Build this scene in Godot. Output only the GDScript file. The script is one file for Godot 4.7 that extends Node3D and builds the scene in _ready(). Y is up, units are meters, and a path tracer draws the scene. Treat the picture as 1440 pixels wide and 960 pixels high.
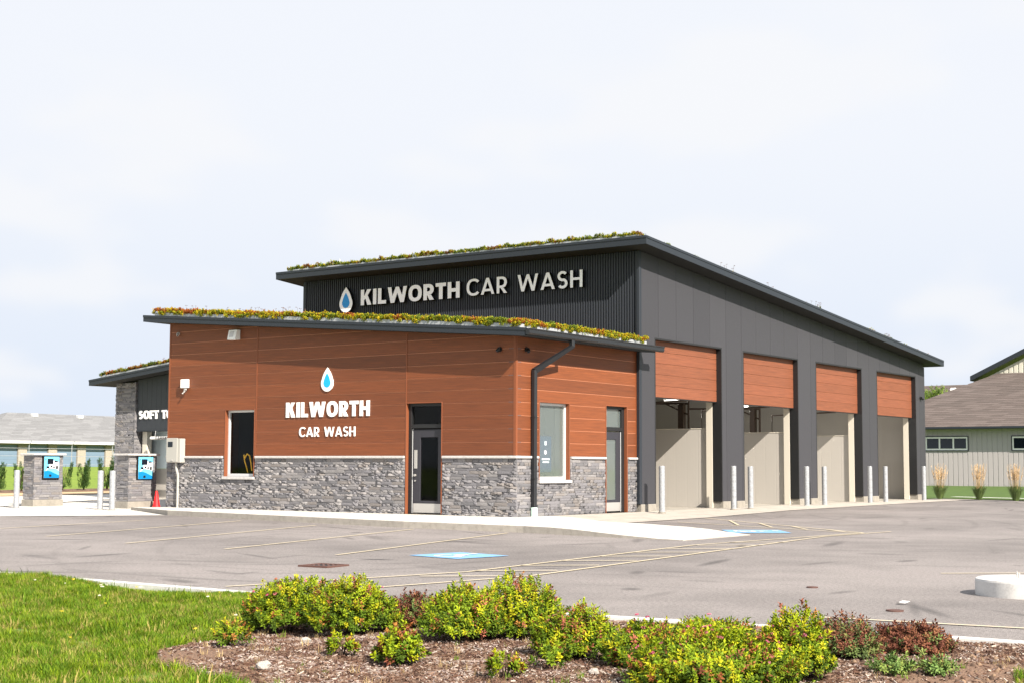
extends Node3D

var rng := RandomNumberGenerator.new()
var used := {}
var M := {}
var stone_mats: Array = []
var stone_shapes: Array = []

# ------------------------------------------------------------------ naming
func put(parent: Node, n: Node, called: String) -> void:
	var key := str(parent.get_instance_id()) + called
	var k: int = used.get(key, 0)
	used[key] = k + 1
	n.name = called if k == 0 else "%s_%03d" % [called, k]
	parent.add_child(n, true)

func thing(called: String, label: String, category: String, at := Vector3.ZERO, turn := 0.0, group := "") -> Node3D:
	var o := Node3D.new()
	put(self, o, called)
	o.position = at
	o.rotation.y = turn
	tag(o, label, category, group)
	return o

func tag(o: Node, label: String, category: String, group := "") -> void:
	o.set_meta("label", label)
	o.set_meta("category", category)
	if group != "":
		o.set_meta("group", group)

func part(parent: Node, called: String, mesh: Mesh, m: Material, xf := Transform3D.IDENTITY) -> MeshInstance3D:
	var o := MeshInstance3D.new()
	o.mesh = mesh
	if m != null:
		o.material_override = m
	o.transform = xf
	put(parent, o, called)
	return o

func setting(called: String, mesh: Mesh, m: Material, label: String, category: String) -> MeshInstance3D:
	var o := part(self, called, mesh, m)
	o.set_meta("kind", "structure")
	tag(o, label, category)
	return o

# ------------------------------------------------------------------ mesh code
func S() -> SurfaceTool:
	var st := SurfaceTool.new()
	st.begin(Mesh.PRIMITIVE_TRIANGLES)
	st.set_smooth_group(-1)
	return st

func done(st: SurfaceTool) -> ArrayMesh:
	st.generate_normals()
	return st.commit()

func uvof(p: Vector3, n: Vector3) -> Vector2:
	var a := n.abs()
	if a.y > a.x and a.y > a.z:
		return Vector2(p.x, p.z)
	if a.x > a.z:
		return Vector2(p.z, -p.y)
	return Vector2(p.x, -p.y)

func face(st: SurfaceTool, pts: Array, n: Vector3, uo := Vector2.ZERO) -> void:
	var c: Vector3 = Vector3(pts[1] - pts[0]).cross(pts[2] - pts[0])
	var q := pts
	if c.dot(n) > 0.0:
		q = pts.duplicate()
		q.reverse()
	for i in range(1, q.size() - 1):
		for v in [q[0], q[i], q[i + 1]]:
			st.set_uv(uvof(v, n) + uo)
			st.add_vertex(v)

func box(st: SurfaceTool, a: Vector3, b: Vector3, ch := 0.0, xf := Transform3D.IDENTITY, uo := Vector2.ZERO) -> void:
	var lo := Vector3(minf(a.x, b.x), minf(a.y, b.y), minf(a.z, b.z))
	var hi := Vector3(maxf(a.x, b.x), maxf(a.y, b.y), maxf(a.z, b.z))
	var c := (lo + hi) * 0.5
	var h := (hi - lo) * 0.5
	ch = minf(ch, minf(h.x, minf(h.y, h.z)) * 0.6)
	for ax in 3:
		var u := (ax + 1) % 3
		var w := (ax + 2) % 3
		for s in [-1.0, 1.0]:
			var pts := []
			for k in [[-1, -1], [1, -1], [1, 1], [-1, 1]]:
				var p := Vector3.ZERO
				p[ax] = s * h[ax]
				p[u] = k[0] * (h[u] - ch)
				p[w] = k[1] * (h[w] - ch)
				pts.append(xf * (c + p))
			var n := Vector3.ZERO
			n[ax] = s
			face(st, pts, xf.basis * n, uo)
	if ch <= 0.0:
		return
	for ax in 3:
		var u := (ax + 1) % 3
		var w := (ax + 2) % 3
		for s in [-1.0, 1.0]:
			for t in [-1.0, 1.0]:
				var pts := []
				for k in [[-1, 0], [1, 0], [1, 1], [-1, 1]]:
					var p := Vector3.ZERO
					p[ax] = k[0] * (h[ax] - ch)
					p[u] = s * (h[u] - (ch if k[1] == 0 else 0.0))
					p[w] = t * (h[w] - (0.0 if k[1] == 0 else ch))
					pts.append(xf * (c + p))
				var n := Vector3.ZERO
				n[u] = s
				n[w] = t
				face(st, pts, xf.basis * n, uo)
	for sx in [-1.0, 1.0]:
		for sy in [-1.0, 1.0]:
			for sz in [-1.0, 1.0]:
				var d := Vector3(sx, sy, sz)
				face(st, [xf * (c + d * (h - Vector3(0, ch, ch))), xf * (c + d * (h - Vector3(ch, 0, ch))), xf * (c + d * (h - Vector3(ch, ch, 0)))], xf.basis * d, uo)

func bx(a: Vector3, b: Vector3, ch := 0.0) -> ArrayMesh:
	var st := S()
	box(st, a, b, ch)
	return done(st)

# a polygon (metres along U and V from O), given thickness d along N
func slab(st: SurfaceTool, poly: PackedVector2Array, O: Vector3, U: Vector3, V: Vector3, N: Vector3, d: float, uo := Vector2.ZERO, back := false) -> void:
	var idx := Geometry2D.triangulate_polygon(poly)
	for i in range(0, idx.size(), 3):
		var t := []
		for k in 3:
			var p: Vector2 = poly[idx[i + k]]
			t.append(O + U * p.x + V * p.y + N * d)
		face(st, t, N, uo)
		if back:
			face(st, [t[0] - N * d, t[1] - N * d, t[2] - N * d], -N, uo)
	var cw := 1.0 if Geometry2D.is_polygon_clockwise(poly) else -1.0
	for i in poly.size():
		var a: Vector2 = poly[i]
		var b: Vector2 = poly[(i + 1) % poly.size()]
		var e := (b - a)
		if e.length() < 1e-6:
			continue
		var n2 := Vector2(-e.y, e.x) * cw
		face(st, [O + U * a.x + V * a.y, O + U * b.x + V * b.y, O + U * b.x + V * b.y + N * d, O + U * a.x + V * a.y + N * d], U * n2.x + V * n2.y, uo)

func rect(x0: float, y0: float, x1: float, y1: float) -> PackedVector2Array:
	return PackedVector2Array([Vector2(x0, y0), Vector2(x1, y0), Vector2(x1, y1), Vector2(x0, y1)])

# pieces of a polygon inside wall, outside the holes
func cut(poly: PackedVector2Array, wall: PackedVector2Array, holes: Array) -> Array:
	var got: Array = Geometry2D.intersect_polygons(poly, wall)
	for h in holes:
		var nxt := []
		for g in got:
			for r in Geometry2D.clip_polygons(g, h):
				if not Geometry2D.is_polygon_clockwise(r):
					nxt.append(r)
		got = nxt
	return got

func tube(st: SurfaceTool, pts: Array, r0: float, r1: float, sides := 10, caps := true) -> void:
	var rings := []
	for i in pts.size():
		var dir: Vector3
		if i == 0:
			dir = pts[1] - pts[0]
		elif i == pts.size() - 1:
			dir = pts[i] - pts[i - 1]
		else:
			dir = (pts[i] - pts[i - 1]).normalized() + (pts[i + 1] - pts[i]).normalized()
		dir = dir.normalized()
		var s := dir.cross(Vector3.UP if absf(dir.y) < 0.9 else Vector3.RIGHT).normalized()
		var t := dir.cross(s)
		var r := lerpf(r0, r1, float(i) / (pts.size() - 1))
		var ring := []
		for k in sides:
			var a := TAU * k / sides
			ring.append(pts[i] + (s * cos(a) + t * sin(a)) * r)
		rings.append(ring)
	st.set_smooth_group(1)
	for i in pts.size() - 1:
		for k in sides:
			var j := (k + 1) % sides
			var q := [rings[i][k], rings[i][j], rings[i + 1][j], rings[i + 1][k]]
			var mid: Vector3 = (q[0] + q[1] + q[2] + q[3]) / 4.0
			face(st, q, mid - (pts[i] + pts[i + 1]) / 2.0)
	st.set_smooth_group(-1)
	if caps:
		face(st, rings[0], pts[0] - pts[1])
		face(st, rings[-1], pts[-1] - pts[-2])

func lathe(st: SurfaceTool, prof: Array, sides := 24, smooth := true) -> void:
	st.set_smooth_group(2 if smooth else -1)
	for i in prof.size() - 1:
		var a: Vector2 = prof[i]
		var b: Vector2 = prof[i + 1]
		if smooth:
			st.set_smooth_group(2 + i)
		for k in sides:
			var t0 := TAU * k / sides
			var t1 := TAU * (k + 1) / sides
			var q := [Vector3(a.x * cos(t0), a.y, a.x * sin(t0)), Vector3(a.x * cos(t1), a.y, a.x * sin(t1)), Vector3(b.x * cos(t1), b.y, b.x * sin(t1)), Vector3(b.x * cos(t0), b.y, b.x * sin(t0))]
			var tm := (t0 + t1) * 0.5
			var e := b - a
			var n := Vector3(-e.y * -1.0 * cos(tm), -e.x, e.y * sin(tm))
			if a.x < 1e-5:
				q.remove_at(0)
			elif b.x < 1e-5:
				q.remove_at(3)
			face(st, q, n)
	st.set_smooth_group(-1)

# a sheet over a polygon on the ground; hf gives the height
func sheet(poly: PackedVector2Array, hf: Callable, cell := 0.0) -> ArrayMesh:
	var st := S()
	var polys := [poly]
	if cell > 0.0:
		polys = []
		var lo := poly[0]
		var hi := poly[0]
		for p in poly:
			lo = Vector2(minf(lo.x, p.x), minf(lo.y, p.y))
			hi = Vector2(maxf(hi.x, p.x), maxf(hi.y, p.y))
		var x := floorf(lo.x / cell) * cell
		while x < hi.x:
			var z := floorf(lo.y / cell) * cell
			while z < hi.y:
				polys.append_array(Geometry2D.intersect_polygons(rect(x, z, x + cell, z + cell), poly))
				z += cell
			x += cell
	st.set_smooth_group(0)
	for pg in polys:
		var idx := Geometry2D.triangulate_polygon(pg)
		for i in range(0, idx.size(), 3):
			var t := []
			for k in 3:
				var p: Vector2 = pg[idx[i + k]]
				t.append(Vector3(p.x, hf.call(p.x, p.y), p.y))
			var c: Vector3 = Vector3(t[1] - t[0]).cross(t[2] - t[0])
			if c.y > 0.0:
				t.reverse()
			for v in t:
				st.set_uv(Vector2(v.x, v.z))
				st.set_uv2(Vector2(v.x, v.z) / 44.0)
				st.add_vertex(v)
	return done(st)

func P(a: Array) -> PackedVector2Array:
	var r := PackedVector2Array()
	for i in range(0, a.size(), 2):
		r.append(Vector2(a[i], a[i + 1]))
	return r

# ------------------------------------------------------------------ textures and materials
func noise_image(size: int, freq: float, oct: int, seed_: int, kind := FastNoiseLite.TYPE_SIMPLEX_SMOOTH) -> Image:
	var n := FastNoiseLite.new()
	n.noise_type = kind
	n.frequency = freq
	n.fractal_octaves = oct
	n.seed = seed_
	return n.get_seamless_image(size, size)

func ramp_tex(images: Array, weights: Array, cols: Array, contrast := 1.0) -> ImageTexture:
	var w: int = images[0].get_width()
	var g := Gradient.new()
	g.offsets = PackedFloat32Array()
	g.colors = PackedColorArray()
	for i in cols.size():
		g.add_point(float(i) / (cols.size() - 1), cols[i])
	var lut := []
	for i in 256:
		lut.append(g.sample(i / 255.0))
	var out := Image.create(w, w, false, Image.FORMAT_RGB8)
	for y in w:
		for x in w:
			var v := 0.0
			for k in images.size():
				v += images[k].get_pixel(x, y).r * weights[k]
			v = clampf((v - 0.5) * contrast + 0.5, 0.0, 1.0)
			out.set_pixel(x, y, lut[int(v * 255.0)])
	out.generate_mipmaps()
	return ImageTexture.create_from_image(out)

func normal_tex(im: Image, strength: float) -> ImageTexture:
	var c := im.duplicate()
	c.convert(Image.FORMAT_RGBA8)
	c.bump_map_to_normal_map(strength)
	c.generate_mipmaps()
	return ImageTexture.create_from_image(c)

func mat(called: String, col: Color, rough := 0.7, metal := 0.0) -> StandardMaterial3D:
	var m := StandardMaterial3D.new()
	m.resource_name = called
	m.albedo_color = col
	m.roughness = rough
	m.metallic = metal
	M[called] = m
	return m

func textured(m: StandardMaterial3D, tex: Texture2D, per_metre: float, world := true, norm: Texture2D = null, nscale := 1.0) -> void:
	if tex != null:
		m.albedo_texture = tex
	if norm != null:
		m.normal_enabled = true
		m.normal_texture = norm
		m.normal_scale = nscale
	m.uv1_scale = Vector3.ONE * per_metre
	if world:
		m.uv1_triplanar = true
		m.uv1_world_triplanar = true

func gray(v: float) -> Color:
	return Color(v, v, v)

func srgb(r: int, g: int, b: int) -> Color:
	return Color(r / 255.0, g / 255.0, b / 255.0)

func make_materials() -> void:
	var fine := noise_image(512, 0.06, 4, 3)
	var coarse := noise_image(512, 0.01, 4, 8)
	var grit := noise_image(512, 0.25, 2, 11)
	# wood-look siding: streaks that run along u
	var wd := Image.create(512, 512, false, Image.FORMAT_RGB8)
	var n1 := FastNoiseLite.new()
	n1.seed = 5
	n1.frequency = 1.0
	n1.fractal_octaves = 3
	for y in 512:
		for x in 512:
			var ax := TAU * x / 512.0
			var cx := cos(ax) * 0.3
			var sx := sin(ax) * 0.3
			var v := n1.get_noise_3d(cx, sx, y * 0.09) * 0.45 + n1.get_noise_3d(cx * 2.0 + 9.0, sx * 2.0, y * 0.5) * 0.75
			var t := clampf(0.5 + v * 0.75, 0.0, 1.0)
			wd.set_pixel(x, y, Color(0.68, 0.67, 0.66).lerp(Color(1.0, 0.99, 0.98), t))
	wd.generate_mipmaps()
	var wtex := ImageTexture.create_from_image(wd)
	for i in 3:
		var m := mat("wood%d" % i, srgb([132, 124, 139][i], [72, 67, 76][i], [37, 34, 39][i]), 0.62)
		m.albedo_texture = wtex
		m.uv1_scale = Vector3(0.42, 0.9, 1)
	mat("wood_trim", srgb(122, 67, 38), 0.6)
	mat("wood_joint", srgb(192, 130, 98), 0.7)
	for i in 2:
		var m := mat("doorwood%d" % i, srgb([146, 141][i], [87, 84][i], [60, 57][i]), 0.6)
		m.albedo_texture = wtex
		m.uv1_scale = Vector3(0.42, 0.9, 1)
	# stones
	var stex := ramp_tex([fine, grit], [0.75, 0.25], [gray(0.66), gray(0.9), gray(1.0)], 1.4)
	var snorm := normal_tex(fine, 6.0)
	var tones := [[135, 133, 135], [123, 122, 126], [147, 145, 146], [130, 129, 134], [138, 133, 131], [115, 115, 119], [154, 151, 152], [132, 131, 136]]
	for t in tones:
		var m := mat("stone", srgb(t[0], t[1], t[2]), 0.85)
		textured(m, stex, 1.6, true, snorm, 0.8)
		stone_mats.append(m)
	mat("mortar", srgb(98, 97, 101), 0.95)
	var ctex := ramp_tex([fine, coarse, grit], [0.3, 0.45, 0.25], [gray(0.78), gray(0.93), gray(1.0)], 1.3)
	var cnorm := normal_tex(grit, 2.0)
	textured(mat("concrete", srgb(205, 201, 194), 0.85), ctex, 0.35, true, cnorm, 0.25)
	textured(mat("apron", srgb(180, 173, 164), 0.85), ctex, 0.3, true, cnorm, 0.25)
	textured(mat("kerb", srgb(176, 170, 160), 0.9), ctex, 0.8, true, cnorm, 0.4)
	textured(mat("foundation", srgb(150, 145, 136), 0.9), ctex, 0.7, true, cnorm, 0.4)
	textured(mat("white_concrete", srgb(214, 213, 210), 0.8), ctex, 1.0, true, cnorm, 0.3)
	textured(mat("cap_stone", srgb(196, 194, 192), 0.8), ctex, 1.5, true, cnorm, 0.4)
	# asphalt: speckle, and a broad layer of stains and tyre marks
	var atex := ramp_tex([grit, fine], [0.7, 0.3], [gray(0.52), gray(0.86), gray(1.0)], 1.8)
	var am := mat("asphalt", srgb(156, 150, 148), 0.8)
	am.albedo_texture = atex
	am.uv1_scale = Vector3(0.55, 0.55, 1)
	am.normal_enabled = true
	am.normal_texture = normal_tex(grit, 3.0)
	am.normal_scale = 0.5
	am.detail_enabled = true
	am.detail_blend_mode = BaseMaterial3D.BLEND_MODE_MUL
	am.detail_uv_layer = BaseMaterial3D.DETAIL_UV_2
	am.detail_albedo = stain_tex()
	# metals and paint
	var rib := Image.create(64, 64, false, Image.FORMAT_RGBA8)
	for x in 64:
		var hgt := 0.5 + 0.5 * clampf(cos(TAU * x / 16.0) * 2.0, -1.0, 1.0)
		for y in 64:
			rib.set_pixel(x, y, gray(hgt))
	var ribn := normal_tex(rib, 2.0)
	for i in 3:
		var pm := mat("dark_panel%d" % i, srgb([55, 53, 57][i], [55, 53, 57][i], [60, 58, 62][i]), 0.55, 0.0)
		pm.uv1_scale = Vector3(5.0, 1.0, 1.0)
		pm.normal_enabled = true
		pm.normal_texture = ribn
		pm.normal_scale = 0.35
	mat("dark_joint", srgb(28, 28, 30), 0.7)
	mat("corrugated", srgb(42, 46, 53), 0.5)
	mat("fascia", srgb(33, 39, 47), 0.5)
	mat("soffit", srgb(26, 28, 28), 0.8)
	mat("gutter", srgb(30, 32, 36), 0.42)
	var fl := mat("flashing", srgb(196, 199, 204), 0.4, 0.3)
	textured(fl, ramp_tex([fine], [1.0], [gray(0.8), gray(1.0)], 1.5), 2.0)
	mat("silver", srgb(205, 206, 207), 0.4, 0.2)
	mat("door_dark", srgb(46, 46, 53), 0.5)
	mat("black", srgb(18, 18, 19), 0.5)
	mat("black_trim", srgb(26, 27, 29), 0.5)
	mat("steel", srgb(190, 188, 184), 0.35, 0.5)
	var gm := mat("galvanised", srgb(178, 182, 187), 0.45, 0.25)
	textured(gm, ramp_tex([fine, coarse], [0.6, 0.4], [gray(0.7), gray(0.9), gray(1.0)], 1.8), 2.2)
	mat("beige_box", srgb(164, 163, 157), 0.5)
	mat("white_paint", srgb(235, 235, 234), 0.5)
	mat("letter_face", srgb(250, 252, 255), 0.5)
	mat("blue_drop", srgb(14, 142, 216), 0.4)
	mat("bright_blue", srgb(16, 166, 232), 0.4)
	var bp := mat("beige_panel", srgb(176, 172, 166), 0.5)
	var seam := Image.create(64, 64, false, Image.FORMAT_RGBA8)
	for x in 64:
		for y in 64:
			seam.set_pixel(x, y, gray(0.2 if x < 5 else (0.8 if x % 16 > 2 else 0.65)))
	bp.uv1_scale = Vector3(2.6, 1, 1)
	bp.normal_enabled = true
	bp.normal_texture = normal_tex(seam, 2.0)
	bp.normal_scale = 0.25
	mat("beige_post", srgb(205, 199, 186), 0.55)
	textured(mat("bay_floor", srgb(170, 165, 156), 0.6), ctex, 0.4)
	mat("bay_wall", srgb(172, 166, 146), 0.7)
	mat("ceiling", srgb(130, 128, 118), 0.8)
	mat("rust_pipe", srgb(66, 52, 44), 0.6)
	var gl := mat("glass", Color(0.75, 0.82, 0.82, 0.14), 0.02)
	gl.transparency = BaseMaterial3D.TRANSPARENCY_ALPHA
	gl.metallic_specular = 0.55
	var gd := mat("dark_glass", Color(0.04, 0.05, 0.05, 0.15), 0.02)
	gd.transparency = BaseMaterial3D.TRANSPARENCY_ALPHA
	gd.metallic_specular = 0.28
	var fg := mat("frosted", Color(0.91, 0.97, 0.99, 0.94), 0.3)
	fg.transparency = BaseMaterial3D.TRANSPARENCY_ALPHA
	fg.metallic_specular = 0.5
	mat("far_glass", srgb(22, 30, 40), 0.08)
	mat("room_wall", srgb(222, 224, 210), 0.8)
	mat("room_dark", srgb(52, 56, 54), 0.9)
	mat("yellow_hose", srgb(230, 180, 40), 0.6)
	mat("poster", srgb(12, 38, 62), 0.5)
	mat("line_paint", srgb(190, 178, 152), 0.8)
	mat("blue_paint", srgb(112, 158, 200), 0.75)
	mat("white_line", srgb(220, 220, 218), 0.75)
	mat("grate", srgb(88, 62, 55), 0.7, 0.1)
	mat("cone_red", srgb(226, 30, 34), 0.45)
	mat("kiosk_blue", srgb(110, 190, 226), 0.35)
	mat("kiosk_deep", srgb(18, 120, 176), 0.35)
	mat("kiosk_white", srgb(226, 232, 236), 0.35)
	mat("screen_dark", srgb(24, 30, 40), 0.15)
	# vegetation and soil
	var leafm := mat("leaf", Color.WHITE, 0.65)
	leafm.metallic_specular = 0.25
	leafm.vertex_color_use_as_albedo = true
	leafm.cull_mode = BaseMaterial3D.CULL_DISABLED
	leafm.backlight_enabled = true
	leafm.backlight = Color(0.5, 0.5, 0.5)
	var gt := ramp_tex([fine, coarse], [0.6, 0.4], [srgb(66, 92, 32), srgb(98, 122, 46), srgb(140, 142, 74)], 1.6)
	textured(mat("lawn", Color.WHITE, 0.95), gt, 0.7)
	var gt2 := ramp_tex([fine, coarse], [0.6, 0.4], [srgb(46, 70, 10), srgb(62, 88, 14), srgb(80, 100, 20)], 1.4)
	textured(mat("back_grass", Color.WHITE, 0.95), gt2, 0.25)
	var gt3 := ramp_tex([fine, coarse], [0.6, 0.4], [srgb(82, 106, 24), srgb(104, 126, 32), srgb(120, 136, 44)], 1.4)
	textured(mat("far_lawn", Color.WHITE, 0.95), gt3, 0.25)
	var mt := ramp_tex([fine, grit], [0.6, 0.4], [srgb(74, 54, 42), srgb(116, 90, 72), srgb(150, 124, 102)], 1.8)
	textured(mat("soil", Color.WHITE, 0.95), mt, 1.3, true, normal_tex(fine, 8.0), 1.0)
	var st := ramp_tex([fine, grit], [0.5, 0.5], [srgb(150, 124, 92), srgb(184, 158, 122), srgb(200, 178, 146)], 1.6)
	textured(mat("sand", Color.WHITE, 0.95), st, 0.8)
	var gv := ramp_tex([grit], [1.0], [srgb(130, 126, 118), srgb(206, 202, 194), srgb(228, 226, 220)], 2.0)
	textured(mat("gravel", Color.WHITE, 0.9), gv, 0.5)
	textured(mat("bark", srgb(92, 74, 60), 0.9), stex, 6.0)
	var rt := ramp_tex([fine, grit], [0.5, 0.5], [gray(0.5), gray(0.8), gray(1.0)], 2.2)
	textured(mat("rock", srgb(196, 188, 180), 0.9), rt, 4.0, true, snorm, 0.8)
	for i in 4:
		textured(mat("shingle%d" % i, srgb([118, 112, 122, 108][i], [106, 100, 110, 97][i], [101, 95, 105, 92][i]), 0.9), rt, 1.5)
		textured(mat("grey_shingle%d" % i, srgb([152, 147, 156, 143][i], [153, 148, 157, 144][i], [155, 150, 159, 146][i]), 0.9), rt, 1.5)
	textured(mat("block_wall", srgb(196, 186, 172), 0.9), rt, 0.8)
	mat("blue_door", srgb(106, 126, 146), 0.5)
	mat("siding", srgb(168, 163, 164), 0.6)
	mat("white_siding", srgb(206, 202, 190), 0.6)
	mat("brick_house", srgb(150, 110, 92), 0.9)

# stains, tyre arcs and fading that belong to the asphalt itself; one tile is 44 m
func stain_tex() -> ImageTexture:
	var a := noise_image(1024, 0.006, 5, 21)
	var b := noise_image(1024, 0.03, 3, 22)
	var out := Image.create(1024, 1024, false, Image.FORMAT_RGB8)
	var f := PackedFloat32Array()
	f.resize(1024 * 1024)
	for y in 1024:
		for x in 1024:
			f[y * 1024 + x] = 0.93 + (a.get_pixel(x, y).r - 0.5) * 0.22 + (b.get_pixel(x, y).r - 0.5) * 0.12
	var r := RandomNumberGenerator.new()
	r.seed = 77
	# tyre marks: long faint arcs in pairs
	for i in 90:
		var cx := r.randf() * 1024.0
		var cy := r.randf() * 1024.0
		var rad := r.randf_range(90, 420)
		var a0 := r.randf() * TAU
		var span := r.randf_range(0.25, 1.1)
		var dark := r.randf_range(0.045, 0.15)
		for tr in 2:
			var rr := rad + tr * 38.0
			var steps := int(rr * span)
			for s in steps:
				var t := a0 + span * s / steps
				var fade := sin(PI * s / steps)
				for k in range(-1, 3):
					var px := posmod(int(cx + cos(t) * (rr + k)), 1024)
					var py := posmod(int(cy + sin(t) * (rr + k)), 1024)
					f[py * 1024 + px] -= dark * fade * (0.6 if k in [-1, 2] else 1.0) * 0.55
	# oil and scuffs
	for i in 620:
		var cx := r.randf() * 1024.0
		var cy := r.randf() * 1024.0
		var rx := r.randf_range(3, 26)
		var ry := r.randf_range(1.2, 4)
		var ang := r.randf() * TAU
		var dk := r.randf_range(0.05, 0.34)
		var m := int(maxf(rx, ry)) + 2
		for yy in range(-m, m):
			for xx in range(-m, m):
				var u := (xx * cos(ang) + yy * sin(ang)) / rx
				var v := (-xx * sin(ang) + yy * cos(ang)) / ry
				var d := u * u + v * v
				if d < 1.0:
					var px := posmod(int(cx) + xx, 1024)
					var py := posmod(int(cy) + yy, 1024)
					f[py * 1024 + px] -= dk * (1.0 - d) * (0.4 + b.get_pixel(px, py).r)
	for y in 1024:
		for x in 1024:
			var v := clampf(f[y * 1024 + x], 0.3, 1.0)
			out.set_pixel(x, y, Color(v, v * 0.995, v * 0.99))
	out.generate_mipmaps()
	return ImageTexture.create_from_image(out)

# ------------------------------------------------------------------ sky
func make_sky() -> PanoramaSkyMaterial:
	var w := 1024
	var h := 512
	var im := Image.create(w, h, false, Image.FORMAT_RGBF)
	var n := FastNoiseLite.new()
	n.seed = 14
	n.frequency = 1.6
	n.fractal_octaves = 5
	var zen := Color(0.315, 0.345, 0.40)
	var mid := Color(0.372, 0.385, 0.412)
	var hor := Color(0.318, 0.35, 0.402)
	var gnd := Color(0.17, 0.165, 0.155)
	for y in h:
		var el := PI * (0.5 - (y + 0.5) / h)
		var e := sin(el)
		for x in w:
			var az := TAU * (x + 0.5) / w
			var c: Color
			if e < 0.0:
				c = hor.lerp(gnd, clampf(-e * 14.0, 0.0, 1.0))
			else:
				c = hor.lerp(mid, smoothstep(0.0, 0.24, e)).lerp(zen, smoothstep(0.3, 0.95, e))
				var k := 1.0 / (e + 0.18)
				var v := n.get_noise_3d(sin(az) * cos(el) * k * 1.1, cos(az) * cos(el) * k * 1.1, e * 3.0)
				var puff := smoothstep(0.02, 0.42, v + 0.04)
				c = c.lerp(Color(0.39, 0.394, 0.405), puff * 0.75)
			im.set_pixel(x, y, c)
	var p := PanoramaSkyMaterial.new()
	p.panorama = ImageTexture.create_from_image(im)
	return p

# ------------------------------------------------------------------ ground heights
func lot(x: float, z: float) -> float:
	return -0.15 - 0.0045 * (x - 3.0) - 0.0045 * (z - 3.7)

func lot_up(x: float, z: float) -> float:
	return lot(x, z) + 0.006

func pad(x: float, z: float) -> float:
	return lot(x, z) + 0.012

func zero(_x: float, _z: float) -> float:
	return 0.0

func bed(x: float, z: float) -> float:
	var dist := z - (17.7 - maxf(0.0, x - 9.0) * 0.11)
	return -0.1 - 0.03 * (1.0 - smoothstep(4.0, 9.0, x)) - 0.07 * smoothstep(5.6, 7.6, x) * (1.0 - smoothstep(0.15, 1.5, dist)) + 0.018 * sin(x * 2.3 + z) + 0.014 * sin(z * 3.1 - x * 1.7) + 0.05 * exp(-pow(Vector2(x - 14.6, z - 20.6).length() / 1.6, 2.0))

func berm(x: float, _z: float) -> float:
	return lerpf(0.1, 1.1, smoothstep(-33.0, -47.0, x)) - 0.9 * smoothstep(-48.5, -54.0, x)

func back_lawn(_x: float, z: float) -> float:
	return lerpf(0.03, 0.2, clampf((-28.0 - z) / 27.0, 0.0, 1.0))

# ------------------------------------------------------------------ ledge stone
func make_stone_shapes() -> void:
	for v in 6:
		var st := S()
		var g := []
		for j in 3:
			for i in 4:
				var ex: bool = i == 0 or i == 3
				var ey: bool = j == 0 or j == 2
				var x := -0.5 + i / 3.0 + (0.0 if ex else rng.randf_range(-0.08, 0.08))
				var y := -0.5 + j / 2.0 + (0.0 if ey else rng.randf_range(-0.15, 0.15))
				g.append(Vector3(x, y, rng.randf_range(0.8, 0.93) if ex or ey else rng.randf_range(0.88, 1.0)))
		for j in 2:
			for i in 3:
				var a := j * 4 + i
				if rng.randf() < 0.5:
					face(st, [g[a], g[a + 1], g[a + 5]], Vector3.BACK)
					face(st, [g[a], g[a + 5], g[a + 4]], Vector3.BACK)
				else:
					face(st, [g[a], g[a + 1], g[a + 4]], Vector3.BACK)
					face(st, [g[a + 1], g[a + 5], g[a + 4]], Vector3.BACK)
		for rim in [[[0, 1, 2, 3], Vector3.DOWN], [[8, 9, 10, 11], Vector3.UP], [[0, 4, 8], Vector3.LEFT], [[3, 7, 11], Vector3.RIGHT]]:
			var ids: Array = rim[0]
			for k in ids.size() - 1:
				var p: Vector3 = g[ids[k]]
				var q: Vector3 = g[ids[k + 1]]
				face(st, [p, q, Vector3(q.x, q.y, 0), Vector3(p.x, p.y, 0)], rim[1])
		stone_shapes.append(done(st))

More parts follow.
